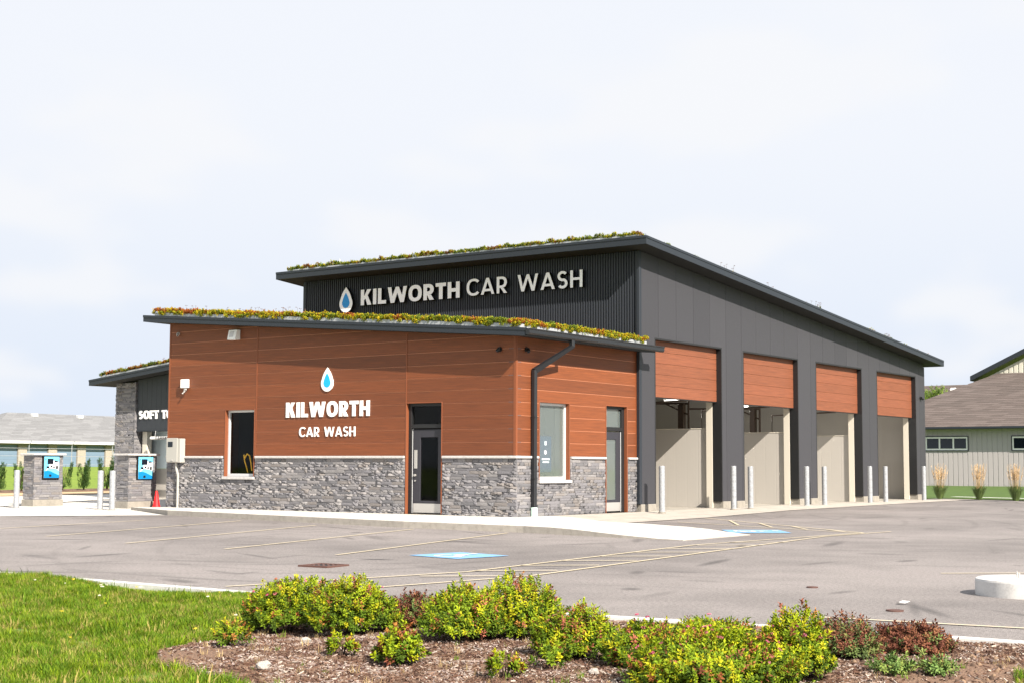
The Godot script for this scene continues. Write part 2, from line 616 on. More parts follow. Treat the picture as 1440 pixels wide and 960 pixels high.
func stones(parent: Node3D, O: Vector3, U: Vector3, N: Vector3, w: float, h: float, holes: Array, most: int) -> void:
	var list := []
	var y := 0.0
	while y < h - 0.01:
		var rh := rng.randf_range(0.05, 0.088)
		if y + rh > h - 0.045:
			rh = h - y
		var x := -rng.randf() * 0.3
		while x < w:
			var L := rng.randf_range(0.1, 0.42)
			var segs := [[maxf(x, 0.0), minf(x + L, w)]]
			for r in holes:
				if r.position.y < y + rh * 0.7 and r.end.y > y + rh * 0.3:
					var nxt := []
					for s in segs:
						if s[1] <= r.position.x or s[0] >= r.end.x:
							nxt.append(s)
						else:
							if s[0] < r.position.x:
								nxt.append([s[0], r.position.x])
							if s[1] > r.end.x:
								nxt.append([r.end.x, s[1]])
					segs = nxt
			for s in segs:
				if s[1] - s[0] > 0.03:
					list.append([s[0], s[1], y, rh])
			x += L
		y += rh
	list.sort_custom(func(a, b): return (a[1] - a[0]) * a[3] > (b[1] - b[0]) * b[3])
	var rest := {}
	for i in list.size():
		var s: Array = list[i]
		var L: float = s[1] - s[0]
		var c: Vector3 = O + U * ((s[0] + s[1]) * 0.5) + Vector3.UP * (s[2] + s[3] * 0.5)
		var prot := rng.randf_range(0.034, 0.058)
		var bs := Basis(U * (L - 0.005), Vector3.UP * (s[3] - 0.004), N * prot)
		if U.cross(Vector3.UP).dot(N) < 0.0:
			bs = Basis(-U * (L - 0.005), Vector3.UP * (s[3] - 0.004), N * prot)
		var xf := Transform3D(bs, c)
		var shp: ArrayMesh = stone_shapes[rng.randi() % stone_shapes.size()]
		var mi := rng.randi() % stone_mats.size()
		if i < most:
			part(parent, "stone", shp, stone_mats[mi], xf)
		else:
			if not rest.has(mi):
				rest[mi] = S()
			rest[mi].append_from(shp, 0, xf)
	if not rest.is_empty():
		var am := ArrayMesh.new()
		var k := 0
		for mi in rest:
			rest[mi].commit(am)
			am.surface_set_material(k, stone_mats[mi])
			k += 1
		var o := part(parent, "small_stones", am, null)
		o.set_meta("kind", "stuff")

# ------------------------------------------------------------------ lettering
func arc_strip(c: Vector2, ro: Vector2, w: float, a0: float, a1: float, n := 20) -> Array:
	var L := []
	var R := []
	for i in n + 1:
		var a := lerpf(a0, a1, float(i) / n)
		var e := Vector2(cos(a), sin(a))
		var k := pow(pow(absf(e.x), 2.3) + pow(absf(e.y), 2.3), -1.0 / 2.3)
		e *= k
		L.append(c + e * ro)
		R.append(c + e * (ro - Vector2(w, w * 0.88)))
	return [L, R]

func bar(ax: float, ay: float, bx_: float, by: float) -> Array:
	return [[Vector2(ax, ay), Vector2(bx_, ay)], [Vector2(ax, by), Vector2(bx_, by)]]

# each glyph: width, outlines, strips (left edge, right edge)
func glyph(ch: String, w: float) -> Array:
	var W := 0.7 + w * 0.5
	var hb := w * 0.88
	match ch:
		"I":
			return [w, [rect(0, 0, w, 1)], []]
		"L":
			W = 0.42 + w * 0.7
			return [W, [P([0, 0, W, 0, W, hb, w, hb, w, 1, 0, 1])], []]
		"T":
			W = 0.56 + w * 0.6
			var c := W * 0.5
			return [W, [P([c - w / 2, 0, c + w / 2, 0, c + w / 2, 1 - hb, W, 1 - hb, W, 1, 0, 1, 0, 1 - hb, c - w / 2, 1 - hb])], []]
		"F":
			W = 0.45 + w * 0.6
			return [W, [P([0, 0, w, 0, w, 0.38, W * 0.93, 0.38, W * 0.93, 0.38 + hb, w, 0.38 + hb, w, 1 - hb, W, 1 - hb, W, 1, 0, 1])], []]
		"E":
			W = 0.45 + w * 0.6
			return [W, [P([0, 0, W, 0, W, hb, w, hb, w, 0.5 - hb / 2, W * 0.93, 0.5 - hb / 2, W * 0.93, 0.5 + hb / 2, w, 0.5 + hb / 2, w, 1 - hb, W, 1 - hb, W, 1, 0, 1])], []]
		"H":
			W = 0.56 + w
			return [W, [P([0, 0, w, 0, w, 0.5 - hb / 2, W - w, 0.5 - hb / 2, W - w, 0, W, 0, W, 1, W - w, 1, W - w, 0.5 + hb / 2, w, 0.5 + hb / 2, w, 1, 0, 1])], []]
		"N":
			W = 0.56 + w
			return [W, [P([0, 0, w, 0, w, 1 - w * 1.6, W - w * 1.1, 0, W, 0, W, 1, W - w, 1, W - w, w * 1.6, w * 1.1, 1, 0, 1])], []]
		"K":
			W = 0.5 + w * 1.15
			return [W, [P([0, 0, w, 0, w, 0.3, w + 0.1, 0.42, W - w * 1.2, 0, W, 0, w + 0.1 + w * 0.62, 0.62, W - 0.02, 1, W - 0.02 - w * 1.2, 1, w, 0.56, w, 1, 0, 1])], []]
		"W":
			W = 1.05 + w * 1.3
			var q := W / 4.0
			var t := w * 1.04
			return [W, [P([0, 1, q - t * 0.5, 0, q + t * 0.5, 0, 2 * q, 1 - w * 1.5, 3 * q - t * 0.5, 0, 3 * q + t * 0.5, 0, W, 1, W - t, 1, 3 * q, w * 1.75, 2 * q + t * 0.42, 1, 2 * q - t * 0.42, 1, q, w * 1.75, t, 1])], []]
		"A":
			W = 0.72 + w * 0.9
			var c := W * 0.5
			var t := w * 1.06
			var s := (c - t * 0.5)
			var y0 := 0.19
			var y1 := y0 + hb
			return [W, [P([0, 0, t, 0, t + s * y0, y0, W - t - s * y0, y0, W - t, 0, W, 0, c + t * 0.5, 1, c - t * 0.5, 1])], [], [P([t + s * y1, y1, W - t - s * y1, y1, c, 1.0 - w * 1.45])]]
		"O":
			W = 0.74 + w * 0.75
			var a := arc_strip(Vector2(W / 2, 0.5), Vector2(W / 2, 0.515), w, 0, TAU, 40)
			return [W, [], [a]]
		"C":
			W = 0.68 + w * 0.6
			return [W, [], [arc_strip(Vector2(0.4 + w * 0.36, 0.5), Vector2(0.4 + w * 0.36, 0.515), w, 0.72, TAU - 0.72, 34)]]
		"R":
			W = 0.52 + w * 0.85
			var rx := W * 0.56
			var a := arc_strip(Vector2(W - rx, 0.66), Vector2(rx - 0.02, 0.34), w, PI / 2, -PI / 2, 18)
			var yb := 0.32
			return [W, [rect(0, 0, w, 1), P([w, 1 - hb, W - rx, 1 - hb, W - rx, 1, w, 1]), P([w, yb, W - rx, yb, W - rx, yb + hb, w, yb + hb]), P([W - w * 1.25, 0, W, 0, W - rx + w * 0.85, yb, W - rx - w * 0.25, yb])], [a]]
		"D":
			W = 0.56 + w * 0.9
			var rx := W * 0.6
			return [W, [rect(0, 0, w, 1), P([w, 1 - hb, W - rx, 1 - hb, W - rx, 1, w, 1]), P([w, 0, W - rx, 0, W - rx, hb, w, hb])], [arc_strip(Vector2(W - rx, 0.5), Vector2(rx, 0.5), w, PI / 2, -PI / 2, 18)]]
		"U":
			W = 0.52 + w
			return [W, [rect(0, 0.42, w, 1), rect(W - w, 0.42, W, 1)], [arc_strip(Vector2(W / 2, 0.42), Vector2(W / 2, 0.43), w, PI, TAU, 20)]]
		"S":
			W = 0.5 + w * 0.7
			var L := []
			var R := []
			var cl := []
			var r1 := Vector2(W / 2 - w / 2, 0.258 - hb * 0.25)
			for i in 15:
				var a := lerpf(0.55, PI * 1.5, i / 14.0)
				cl.append(Vector2(W / 2, 1.01 - hb / 2 - r1.y) + Vector2(cos(a), sin(a)) * r1)
			for i in range(1, 15):
				var a := lerpf(PI / 2, -PI + 0.55, i / 14.0)
				cl.append(Vector2(W / 2, -0.01 + hb / 2 + r1.y) + Vector2(cos(a), sin(a)) * r1)
			for i in cl.size():
				var d: Vector2 = (cl[mini(i + 1, cl.size() - 1)] - cl[maxi(i - 1, 0)]).normalized()
				var nn := Vector2(-d.y, d.x)
				L.append(cl[i] + nn * w * 0.47)
				R.append(cl[i] - nn * w * 0.47)
			return [W, [], [[L, R]]]
	return [0.36, [], []]

func letters(parent: Node3D, text: String, w: float, height: float, width: float, O: Vector3, U: Vector3, N: Vector3, depth: float, face_m: Material, side_m: Material, gap := 0.13) -> void:
	var total := 0.0
	var gs := []
	for ch in text:
		var g := glyph(ch, w)
		gs.append(g)
		total += g[0] + gap
	total -= gap
	var sx := width / total
	var x := 0.0
	for g in gs:
		var adv: float = g[0] + gap
		if g[1].is_empty() and g[2].is_empty():
			x += adv
			continue
		var f := S()
		var s := S()
		var tr := func(p: Vector2) -> Vector3: return O + U * ((p.x + x) * sx) + Vector3.UP * (p.y * height)
		for pg in g[1]:
			var outl: PackedVector2Array = pg
			var holes: Array = g[3] if g.size() > 3 else []
			var parts2: Array = [outl]
			if not holes.is_empty():
				# split the outline down the hole's middle so that no ring is left
				var hole: PackedVector2Array = holes[0]
				var c: float = g[0] * 0.5
				parts2 = []
				for half in [rect(-1, -1, c, 2), rect(c, -1, 5, 2)]:
					for q in Geometry2D.intersect_polygons(outl, half):
						parts2.append_array(Geometry2D.clip_polygons(q, hole))
			for q in parts2:
				var idx := Geometry2D.triangulate_polygon(q)
				for i in range(0, idx.size(), 3):
					face(f, [tr.call(q[idx[i]]) + N * depth, tr.call(q[idx[i + 1]]) + N * depth, tr.call(q[idx[i + 2]]) + N * depth], N)
			for loop in [outl] + holes:
				var cw := 1.0 if Geometry2D.is_polygon_clockwise(loop) else -1.0
				if loop != outl:
					cw = -cw
				for i in loop.size():
					var a: Vector2 = loop[i]
					var b: Vector2 = loop[(i + 1) % loop.size()]
					var n2 := Vector2(-(b - a).y, (b - a).x) * cw
					var A: Vector3 = tr.call(a)
					var B: Vector3 = tr.call(b)
					face(s, [A, B, B + N * depth, A + N * depth], U * n2.x + Vector3.UP * n2.y)
		for sp in g[2]:
			var L: Array = sp[0]
			var R: Array = sp[1]
			for i in L.size() - 1:
				var a: Vector3 = tr.call(L[i])
				var b: Vector3 = tr.call(L[i + 1])
				var c: Vector3 = tr.call(R[i + 1])
				var d: Vector3 = tr.call(R[i])
				face(f, [a + N * depth, b + N * depth, c + N * depth, d + N * depth], N)
				face(s, [a, b, b + N * depth, a + N * depth], a + b - c - d)
				face(s, [d, c, c + N * depth, d + N * depth], c + d - a - b)
			if L[0].distance_to(L[-1]) > 0.01:
				for e in [[0, 1], [L.size() - 1, L.size() - 2]]:
					var a: Vector3 = tr.call(L[e[0]])
					var d: Vector3 = tr.call(R[e[0]])
					face(s, [a, d, d + N * depth, a + N * depth], a - Vector3(tr.call(L[e[1]])))
		var o := part(parent, "letter", done(f), face_m)
		part(o, "letter_return", done(s), side_m)
		x += adv

# water drop emblem: white drop with a blue drop inside
func drop_outline(w: float, h: float) -> PackedVector2Array:
	var r := PackedVector2Array()
	var rad := w * 0.5
	var cy := rad
	# tangent from the tip (0, h) to the circle
	var a0 := asin(rad / (h - cy))
	var n := 28
	for i in n + 1:
		var a := lerpf(a0, -PI - a0, float(i) / n)
		r.append(Vector2(cos(a) * rad, cy + sin(a) * rad))
	# sides bow a little towards the tip
	var pl: Vector2 = r[n]
	var pr: Vector2 = r[0]
	for i in range(1, 6):
		var t := i / 6.0
		r.append(pl.lerp(Vector2(0, h), t) + Vector2(-0.06 * w * sin(PI * t) , 0))
	r.append(Vector2(0, h))
	for i in range(5, 0, -1):
		var t := i / 6.0
		r.append(pr.lerp(Vector2(0, h), t) + Vector2(0.06 * w * sin(PI * t), 0))
	return r

func drop(parent: Node3D, O: Vector3, U: Vector3, N: Vector3, w: float, h: float, depth: float, side_m: Material, blue: Material) -> void:
	var st := S()
	slab(st, drop_outline(w, h), O, U, Vector3.UP, N, depth)
	var o := part(parent, "drop_emblem", done(st), side_m)
	st = S()
	slab(st, drop_outline(w, h), O + N * depth, U, Vector3.UP, N, 0.004)
	part(o, "drop_face", done(st), M.letter_face if side_m == M.black else M.white_paint)
	st = S()
	slab(st, drop_outline(w * 0.56, h * 0.6), O + N * (depth + 0.004) + Vector3.UP * h * 0.17, U, Vector3.UP, N, 0.006)
	part(o, "blue_drop", done(st), blue)

# ------------------------------------------------------------------ foliage
func sprig_mesh(n: int, length: float, leaf: float, wide: float, r: RandomNumberGenerator) -> ArrayMesh:
	var st := S()
	for i in n:
		var t := (i + 0.6) / n
		var az := i * 2.4 + r.randf() * 0.6
		var up := lerpf(0.1, 1.1, t) + r.randf_range(-0.2, 0.2)
		var dir := Vector3(cos(az) * cos(up), sin(up), sin(az) * cos(up))
		var side := dir.cross(Vector3.UP).normalized().rotated(dir, r.randf_range(-0.6, 0.6))
		var nn := side.cross(dir).normalized()
		var b := Vector3(0, length * t * 0.85, 0)
		var l := leaf * r.randf_range(0.75, 1.2)
		var m1 := b + dir * l * 0.5 + nn * l * 0.06
		var tip := b + dir * l - nn * l * 0.15
		var hw := side * l * wide
		for q in [[b, m1 + hw, m1], [m1, m1 + hw, tip], [b, m1, m1 - hw], [m1, tip, m1 - hw]]:
			face(st, q, nn)
	return done(st)

func scatter(parent: Node, called: String, mesh: Mesh, m: Material, xfs: Array, cols: Array, stuff := true) -> MultiMeshInstance3D:
	var mm := MultiMesh.new()
	mm.transform_format = MultiMesh.TRANSFORM_3D
	mm.use_colors = true
	mm.mesh = mesh
	mm.instance_count = xfs.size()
	for i in xfs.size():
		mm.set_instance_transform(i, xfs[i])
		mm.set_instance_color(i, cols[i])
	var o := MultiMeshInstance3D.new()
	o.multimesh = mm
	o.material_override = m
	put(parent, o, called)
	if stuff:
		o.set_meta("kind", "stuff")
	return o

func aim(dir: Vector3, spin: float, s: float) -> Basis:
	var y := dir.normalized()
	var x := y.cross(Vector3(0.31, 0.2, 0.93)).normalized()
	var z := x.cross(y)
	return Basis(x, y, z).rotated(y, spin).scaled(Vector3.ONE * s)

var sprigs: Array = []
var flower: ArrayMesh

func pick(cols: Array, r: RandomNumberGenerator, jit := 0.25) -> Color:
	var c: Color = cols[r.randi() % cols.size()]
	var k := 1.0 + r.randf_range(-jit, jit)
	return Color(c.r * k, c.g * k, c.b * k)

# a low shrub: lumpy dome of leafy sprigs over a few stems
func shrub(called: String, label: String, at: Vector2, sz: Vector3, n: int, low: Array, top: Array, tips: Array, tip_share: float, flowers: int, sd: int, group := "", loose := 0.0) -> Node3D:
	var r := RandomNumberGenerator.new()
	r.seed = sd
	var y := bed(at.x, at.y)
	var o := thing(called, label, "shrub", Vector3(at.x, y, at.y), 0.0, group)
	var lumps := []
	for i in 10:
		var a := r.randf() * TAU
		var el := r.randf_range(0.0, 1.4)
		lumps.append([Vector3(cos(a) * cos(el), sin(el), sin(a) * cos(el)), r.randf_range(-0.3, 0.32), r.randf_range(4.0, 12.0)])
	var xfs := []
	var cols := []
	var fx := []
	var fc := []
	var sc := 1.0
	n = int(n * 1.5)
	for i in n:
		var u := r.randf()
		var a := r.randf() * TAU
		var cy := lerpf(-0.25, 1.0, u)
		var rr := sqrt(maxf(0.0, 1.0 - cy * cy))
		var d := Vector3(cos(a) * rr, cy, sin(a) * rr)
		var rad := 0.86
		for l in lumps:
			rad += l[1] * exp(-l[2] * (1.0 - d.dot(l[0])))
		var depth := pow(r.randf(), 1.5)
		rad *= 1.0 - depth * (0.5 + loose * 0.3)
		rad += r.randf_range(-0.05, 0.07 + loose * 0.25)
		if r.randf() < 0.035:
			rad += r.randf_range(0.05, 0.22)
		var p := Vector3(d.x * sz.x * 0.5, 0.0, d.z * sz.z * 0.5) * rad
		p.y = maxf(0.01, sz.y * (0.26 + d.y * 0.66 * rad))
		var dir := (d * Vector3(1, 0.5, 1) + Vector3(0, 0.75, 0) + Vector3(r.randf_range(-0.5, 0.5), r.randf_range(-0.2, 0.3), r.randf_range(-0.5, 0.5)))
		xfs.append(Transform3D(aim(dir, r.randf() * TAU, r.randf_range(0.8, 1.25) * sc), p))
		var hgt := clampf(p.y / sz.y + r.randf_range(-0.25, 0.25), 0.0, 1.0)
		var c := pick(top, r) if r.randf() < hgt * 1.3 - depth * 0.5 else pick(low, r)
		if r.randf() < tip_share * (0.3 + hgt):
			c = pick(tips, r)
		cols.append(c)
	for i in flowers:
		var a := r.randf() * TAU
		var el := r.randf_range(0.35, 1.45)
		var d := Vector3(cos(a) * cos(el), sin(el), sin(a) * cos(el))
		var p := Vector3(d.x * sz.x * 0.48, sz.y * (0.3 + d.y * 0.72), d.z * sz.z * 0.48)
		fx.append(Transform3D(aim(d + Vector3.UP * 0.6, r.randf() * TAU, r.randf_range(0.7, 1.3)), p))
		fc.append(pick([Color(0.5, 0.12, 0.2), Color(0.38, 0.14, 0.14), Color(0.3, 0.12, 0.08), Color(0.55, 0.2, 0.28)], r))
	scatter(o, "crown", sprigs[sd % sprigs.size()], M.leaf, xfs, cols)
	if flowers > 0:
		scatter(o, "blossoms", flower, M.leaf, fx, fc)
	var st := S()
	for i in 7:
		var a := r.randf() * TAU
		var e := Vector3(cos(a) * sz.x * 0.3, sz.y * r.randf_range(0.5, 0.85), sin(a) * sz.z * 0.3)
		tube(st, [Vector3(cos(a) * 0.02, -0.03, sin(a) * 0.02), e * Vector3(0.4, 0.5, 0.4), e], 0.006, 0.002, 5)
	part(o, "stem", done(st), M.bark)
	return o

func sedum(parent: Node3D, called: String, pts: Array, cols: Array, r: RandomNumberGenerator, scale_: float) -> void:
	var xfs := []
	for p in pts:
		var d := Vector3(r.randf_range(-0.6, 0.6), 1.0, r.randf_range(-0.6, 0.6))
		xfs.append(Transform3D(aim(d, r.randf() * TAU, scale_ * r.randf_range(0.7, 1.35)), p))
	scatter(parent, called, sprigs[3], M.leaf, xfs, cols)

# ------------------------------------------------------------------ building pieces
func hexa(st: SurfaceTool, b: Array, t: Array, uo := Vector2.ZERO) -> void:
	var c := Vector3.ZERO
	for v in b + t:
		c += v
	c /= 8.0
	var quads := [b, t]
	for i in 4:
		var j := (i + 1) % 4
		quads.append([b[i], b[j], t[j], t[i]])
	for q in quads:
		var m: Vector3 = (q[0] + q[1] + q[2] + q[3]) / 4.0
		var n: Vector3 = Vector3(q[2] - q[0]).cross(q[3] - q[1]).normalized()
		if n.dot(m - c) < 0.0:
			n = -n
		face(st, q, n, uo)

func strips(xs: Array, wall: PackedVector2Array, holes: Array) -> Array:
	var got := []
	for i in xs.size() - 1:
		got.append_array(cut(rect(xs[i], -5, xs[i + 1], 30), wall, holes))
	return got

func backing(parent: Node3D, called: String, xs: Array, wall: PackedVector2Array, holes: Array, O: Vector3, U: Vector3, N: Vector3, d: float, m: Material) -> MeshInstance3D:
	var st := S()
	for pg in strips(xs, wall, holes):
		slab(st, pg, O, U, Vector3.UP, N, d, Vector2.ZERO, true)
	return part(parent, called, done(st), m)

# a sloped roof plate with fascia boards on its sides; top(x, z) is its upper surface
func roof(parent: Node3D, x0: float, x1: float, z0: float, z1: float, thick: float, top: Callable, with_right := true, lip := 0.06) -> MeshInstance3D:
	var f := func(x: float, z: float, dy: float) -> Vector3: return Vector3(x, top.call(x, z) + dy, z)
	var st := S()
	var e := 0.03
	hexa(st, [f.call(x0 + e, z0 - e, -thick + 0.01), f.call(x1 - e, z0 - e, -thick + 0.01), f.call(x1 - e, z1 + e, -thick + 0.01), f.call(x0 + e, z1 + e, -thick + 0.01)],
		[f.call(x0 + e, z0 - e, -0.01), f.call(x1 - e, z0 - e, -0.01), f.call(x1 - e, z1 + e, -0.01), f.call(x0 + e, z1 + e, -0.01)])
	var core := part(parent, "roof", done(st), M.soffit)
	var sides := [[x0, z0, x1, z0, 0, -1], [x0, z1, x1, z1, 0, 1], [x0, z0 - e, x0, z1 + e, 1, 0]]
	if with_right:
		sides.append([x1, z0 - e, x1, z1 + e, -1, 0])
	for s in sides:
		var ix: float = s[4] * e
		var iz: float = s[5] * e
		st = S()
		hexa(st, [f.call(s[0], s[1], -thick), f.call(s[2], s[3], -thick), f.call(s[2] + ix, s[3] + iz, -thick), f.call(s[0] + ix, s[1] + iz, -thick)],
			[f.call(s[0], s[1], -lip), f.call(s[2], s[3], -lip), f.call(s[2] + ix, s[3] + iz, -lip), f.call(s[0] + ix, s[1] + iz, -lip)])
		part(core, "fascia", done(st), M.fascia)
		# drip edge, a little proud of the board
		var p := 0.016
		st = S()
		hexa(st, [f.call(s[0] - signf(s[4]) * p, s[1] - signf(s[5]) * p, -lip), f.call(s[2] - signf(s[4]) * p, s[3] - signf(s[5]) * p, -lip), f.call(s[2] + ix, s[3] + iz, -lip), f.call(s[0] + ix, s[1] + iz, -lip)],
			[f.call(s[0] - signf(s[4]) * p, s[1] - signf(s[5]) * p, 0.006), f.call(s[2] - signf(s[4]) * p, s[3] - signf(s[5]) * p, 0.006), f.call(s[2] + ix, s[3] + iz, 0.006), f.call(s[0] + ix, s[1] + iz, 0.006)])
		part(core, "drip_edge", done(st), M.fascia)
	return core

func tray(core: Node3D, x0: float, x1: float, z0: float, z1: float, h: float, top: Callable) -> void:
	var f := func(x: float, z: float, dy: float) -> Vector3: return Vector3(x, top.call(x, z) + dy, z)
	for s in [[x0, z0, x1, z0 - 0.01], [x0, z1, x1, z1 + 0.01], [x0, z0 - 0.01, x0 + 0.01, z1 + 0.01], [x1 - 0.01, z0 - 0.01, x1, z1 + 0.01]]:
		var st := S()
		hexa(st, [f.call(s[0], s[1], 0.0), f.call(s[2], s[1], 0.0), f.call(s[2], s[3], 0.0), f.call(s[0], s[3], 0.0)],
			[f.call(s[0], s[1], h), f.call(s[2], s[1], h), f.call(s[2], s[3], h), f.call(s[0], s[3], h)])
		part(core, "edge_flashing", done(st), M.flashing)
	var st2 := S()
	hexa(st2, [f.call(x0 + 0.012, z0 - 0.012, 0.0), f.call(x1 - 0.012, z0 - 0.012, 0.0), f.call(x1 - 0.012, z1 + 0.012, 0.0), f.call(x0 + 0.012, z1 + 0.012, 0.0)],
		[f.call(x0 + 0.012, z0 - 0.012, h - 0.015), f.call(x1 - 0.012, z0 - 0.012, h - 0.015), f.call(x1 - 0.012, z1 + 0.012, h - 0.015), f.call(x0 + 0.012, z1 + 0.012, h - 0.015)])
	part(core, "planting_mat", done(st2), M.soil)

func in_xf(O: Vector3, U: Vector3, N: Vector3) -> Transform3D:
	return Transform3D(Basis(U, Vector3.UP, N), O)

func lb(parent: Node3D, called: String, xf: Transform3D, a: Vector3, b: Vector3, m: Material, ch := 0.004) -> MeshInstance3D:
	var st := S()
	box(st, a, b, ch, xf)
	return part(parent, called, done(st), m)

# u runs along the wall, n out of it; the opening is u0..u1, y0..y1
func window_unit(parent: Node3D, xf: Transform3D, u0: float, u1: float, y0: float, y1: float, deep: float, glass: Material) -> MeshInstance3D:
	var w := lb(parent, "window", xf, Vector3(u0, y0, -deep), Vector3(u0 + 0.06, y1, -deep + 0.06), M.silver)
	lb(w, "frame", xf, Vector3(u1 - 0.06, y0, -deep), Vector3(u1, y1, -deep + 0.06), M.silver)
	lb(w, "frame", xf, Vector3(u0 + 0.06, y1 - 0.06, -deep), Vector3(u1 - 0.06, y1, -deep + 0.06), M.silver)
	lb(w, "frame", xf, Vector3(u0 + 0.06, y0, -deep), Vector3(u1 - 0.06, y0 + 0.08, -deep + 0.06), M.silver)
	var st := S()
	face(st, [xf * Vector3(u0 + 0.06, y0 + 0.08, -deep + 0.02), xf * Vector3(u1 - 0.06, y0 + 0.08, -deep + 0.02), xf * Vector3(u1 - 0.06, y1 - 0.06, -deep + 0.02), xf * Vector3(u0 + 0.06, y1 - 0.06, -deep + 0.02)], xf.basis.z)
	part(w, "pane", done(st), glass)
	lb(w, "sill", xf, Vector3(u0 - 0.06, y0 - 0.08, -deep + 0.062), Vector3(u1 + 0.06, y0 - 0.002, 0.07), M.cap_stone, 0.01)
	return w

func door_unit(parent: Node3D, xf: Transform3D, u0: float, u1: float, leaf0: float, leaf1: float, top: float, deep: float, flip: bool, glass: Material) -> MeshInstance3D:
	var n := -deep
	var hl := 2.14
	var d := lb(parent, "door", xf, Vector3(u0, 0.01, n - 0.02), Vector3(leaf0 - 0.02, top, n + 0.08), M.black_trim)
	lb(d, "frame", xf, Vector3(leaf1 + 0.02, 0.01, n - 0.02), Vector3(u1, top, n + 0.08), M.black_trim)
	lb(d, "frame", xf, Vector3(leaf0 - 0.02, top - 0.07, n - 0.02), Vector3(leaf1 + 0.02, top, n + 0.08), M.black_trim)
	lb(d, "frame", xf, Vector3(leaf0 - 0.02, hl + 0.03, n - 0.02), Vector3(leaf1 + 0.02, hl + 0.13, n + 0.08), M.black_trim)
	var s := 1.0
	var free := leaf0
	if flip:
		s = -1.0
		free = leaf1
	lb(d, "weather_strip", xf, Vector3(free - s * 0.018, 0.02, n - 0.01), Vector3(free - s * 0.002, hl + 0.02, n + 0.05), M.silver)
	var lw := leaf1 - leaf0
	var g0 := leaf0 + lw * (0.16 if flip else 0.25)
	var g1 := leaf1 - lw * (0.25 if flip else 0.16)
	lb(d, "door_stile", xf, Vector3(leaf0, 0.03, n), Vector3(g0, hl, n + 0.045), M.door_dark)
	lb(d, "door_stile", xf, Vector3(g1, 0.03, n), Vector3(leaf1, hl, n + 0.045), M.door_dark)
	lb(d, "door_rail", xf, Vector3(g0, hl - 0.2, n), Vector3(g1, hl, n + 0.045), M.door_dark)
	lb(d, "door_rail", xf, Vector3(g0, 0.03, n), Vector3(g1, 0.34, n + 0.045), M.door_dark)
	lb(d, "kick_plate", xf, Vector3(leaf0 + 0.03, 0.04, n + 0.046), Vector3(leaf1 - 0.03, 0.27, n + 0.05), M.steel, 0.001)
	for q in [[g0, 0.34, g1, hl - 0.2], [leaf0 - 0.02, hl + 0.13, leaf1 + 0.02, top - 0.07]]:
		var st := S()
		face(st, [xf * Vector3(q[0], q[1], n + 0.02), xf * Vector3(q[2], q[1], n + 0.02), xf * Vector3(q[2], q[3], n + 0.02), xf * Vector3(q[0], q[3], n + 0.02)], xf.basis.z)
		part(d, "pane", done(st), glass)
	if not flip:
		lb(d, "push_plate", xf, Vector3(free + s * 0.05, 1.15, n + 0.046), Vector3(free + s * 0.15, 1.62, n + 0.056), M.steel, 0.003)
		var st := S()
		tube(st, [xf * Vector3(free + s * 0.09, 0.98, n + 0.04), xf * Vector3(free + s * 0.09, 0.98, n + 0.09)], 0.03, 0.03, 10)
		tube(st, [xf * Vector3(free + s * 0.09, 0.84, n + 0.04), xf * Vector3(free + s * 0.09, 0.84, n + 0.07)], 0.02, 0.02, 10)
		part(d, "handle", done(st), M.steel)
	return d

func planks(parent: Node3D, wall: PackedVector2Array, holes: Array, bands: Array, y0: float, y1: float, O: Vector3, U: Vector3, N: Vector3) -> void:
	for b in bands:
		var y := y0
		while y < y1:
			for pg in cut(rect(b[0] + 0.004, y + 0.006, b[1] - 0.004, y + 0.318), wall, holes):
				var st := S()
				slab(st, pg, O, U, Vector3.UP, N, 0.005, Vector2(rng.randf() * 9.0, rng.randf() * 9.0))
				part(parent, "plank", done(st), M["wood%d" % (rng.randi() % 3)])
			y += 0.324

# ------------------------------------------------------------------ the lobby wing
func lobby_top(x: float, _z: float) -> float:
	return 4.49 + 0.0777 * (0.59 - x)

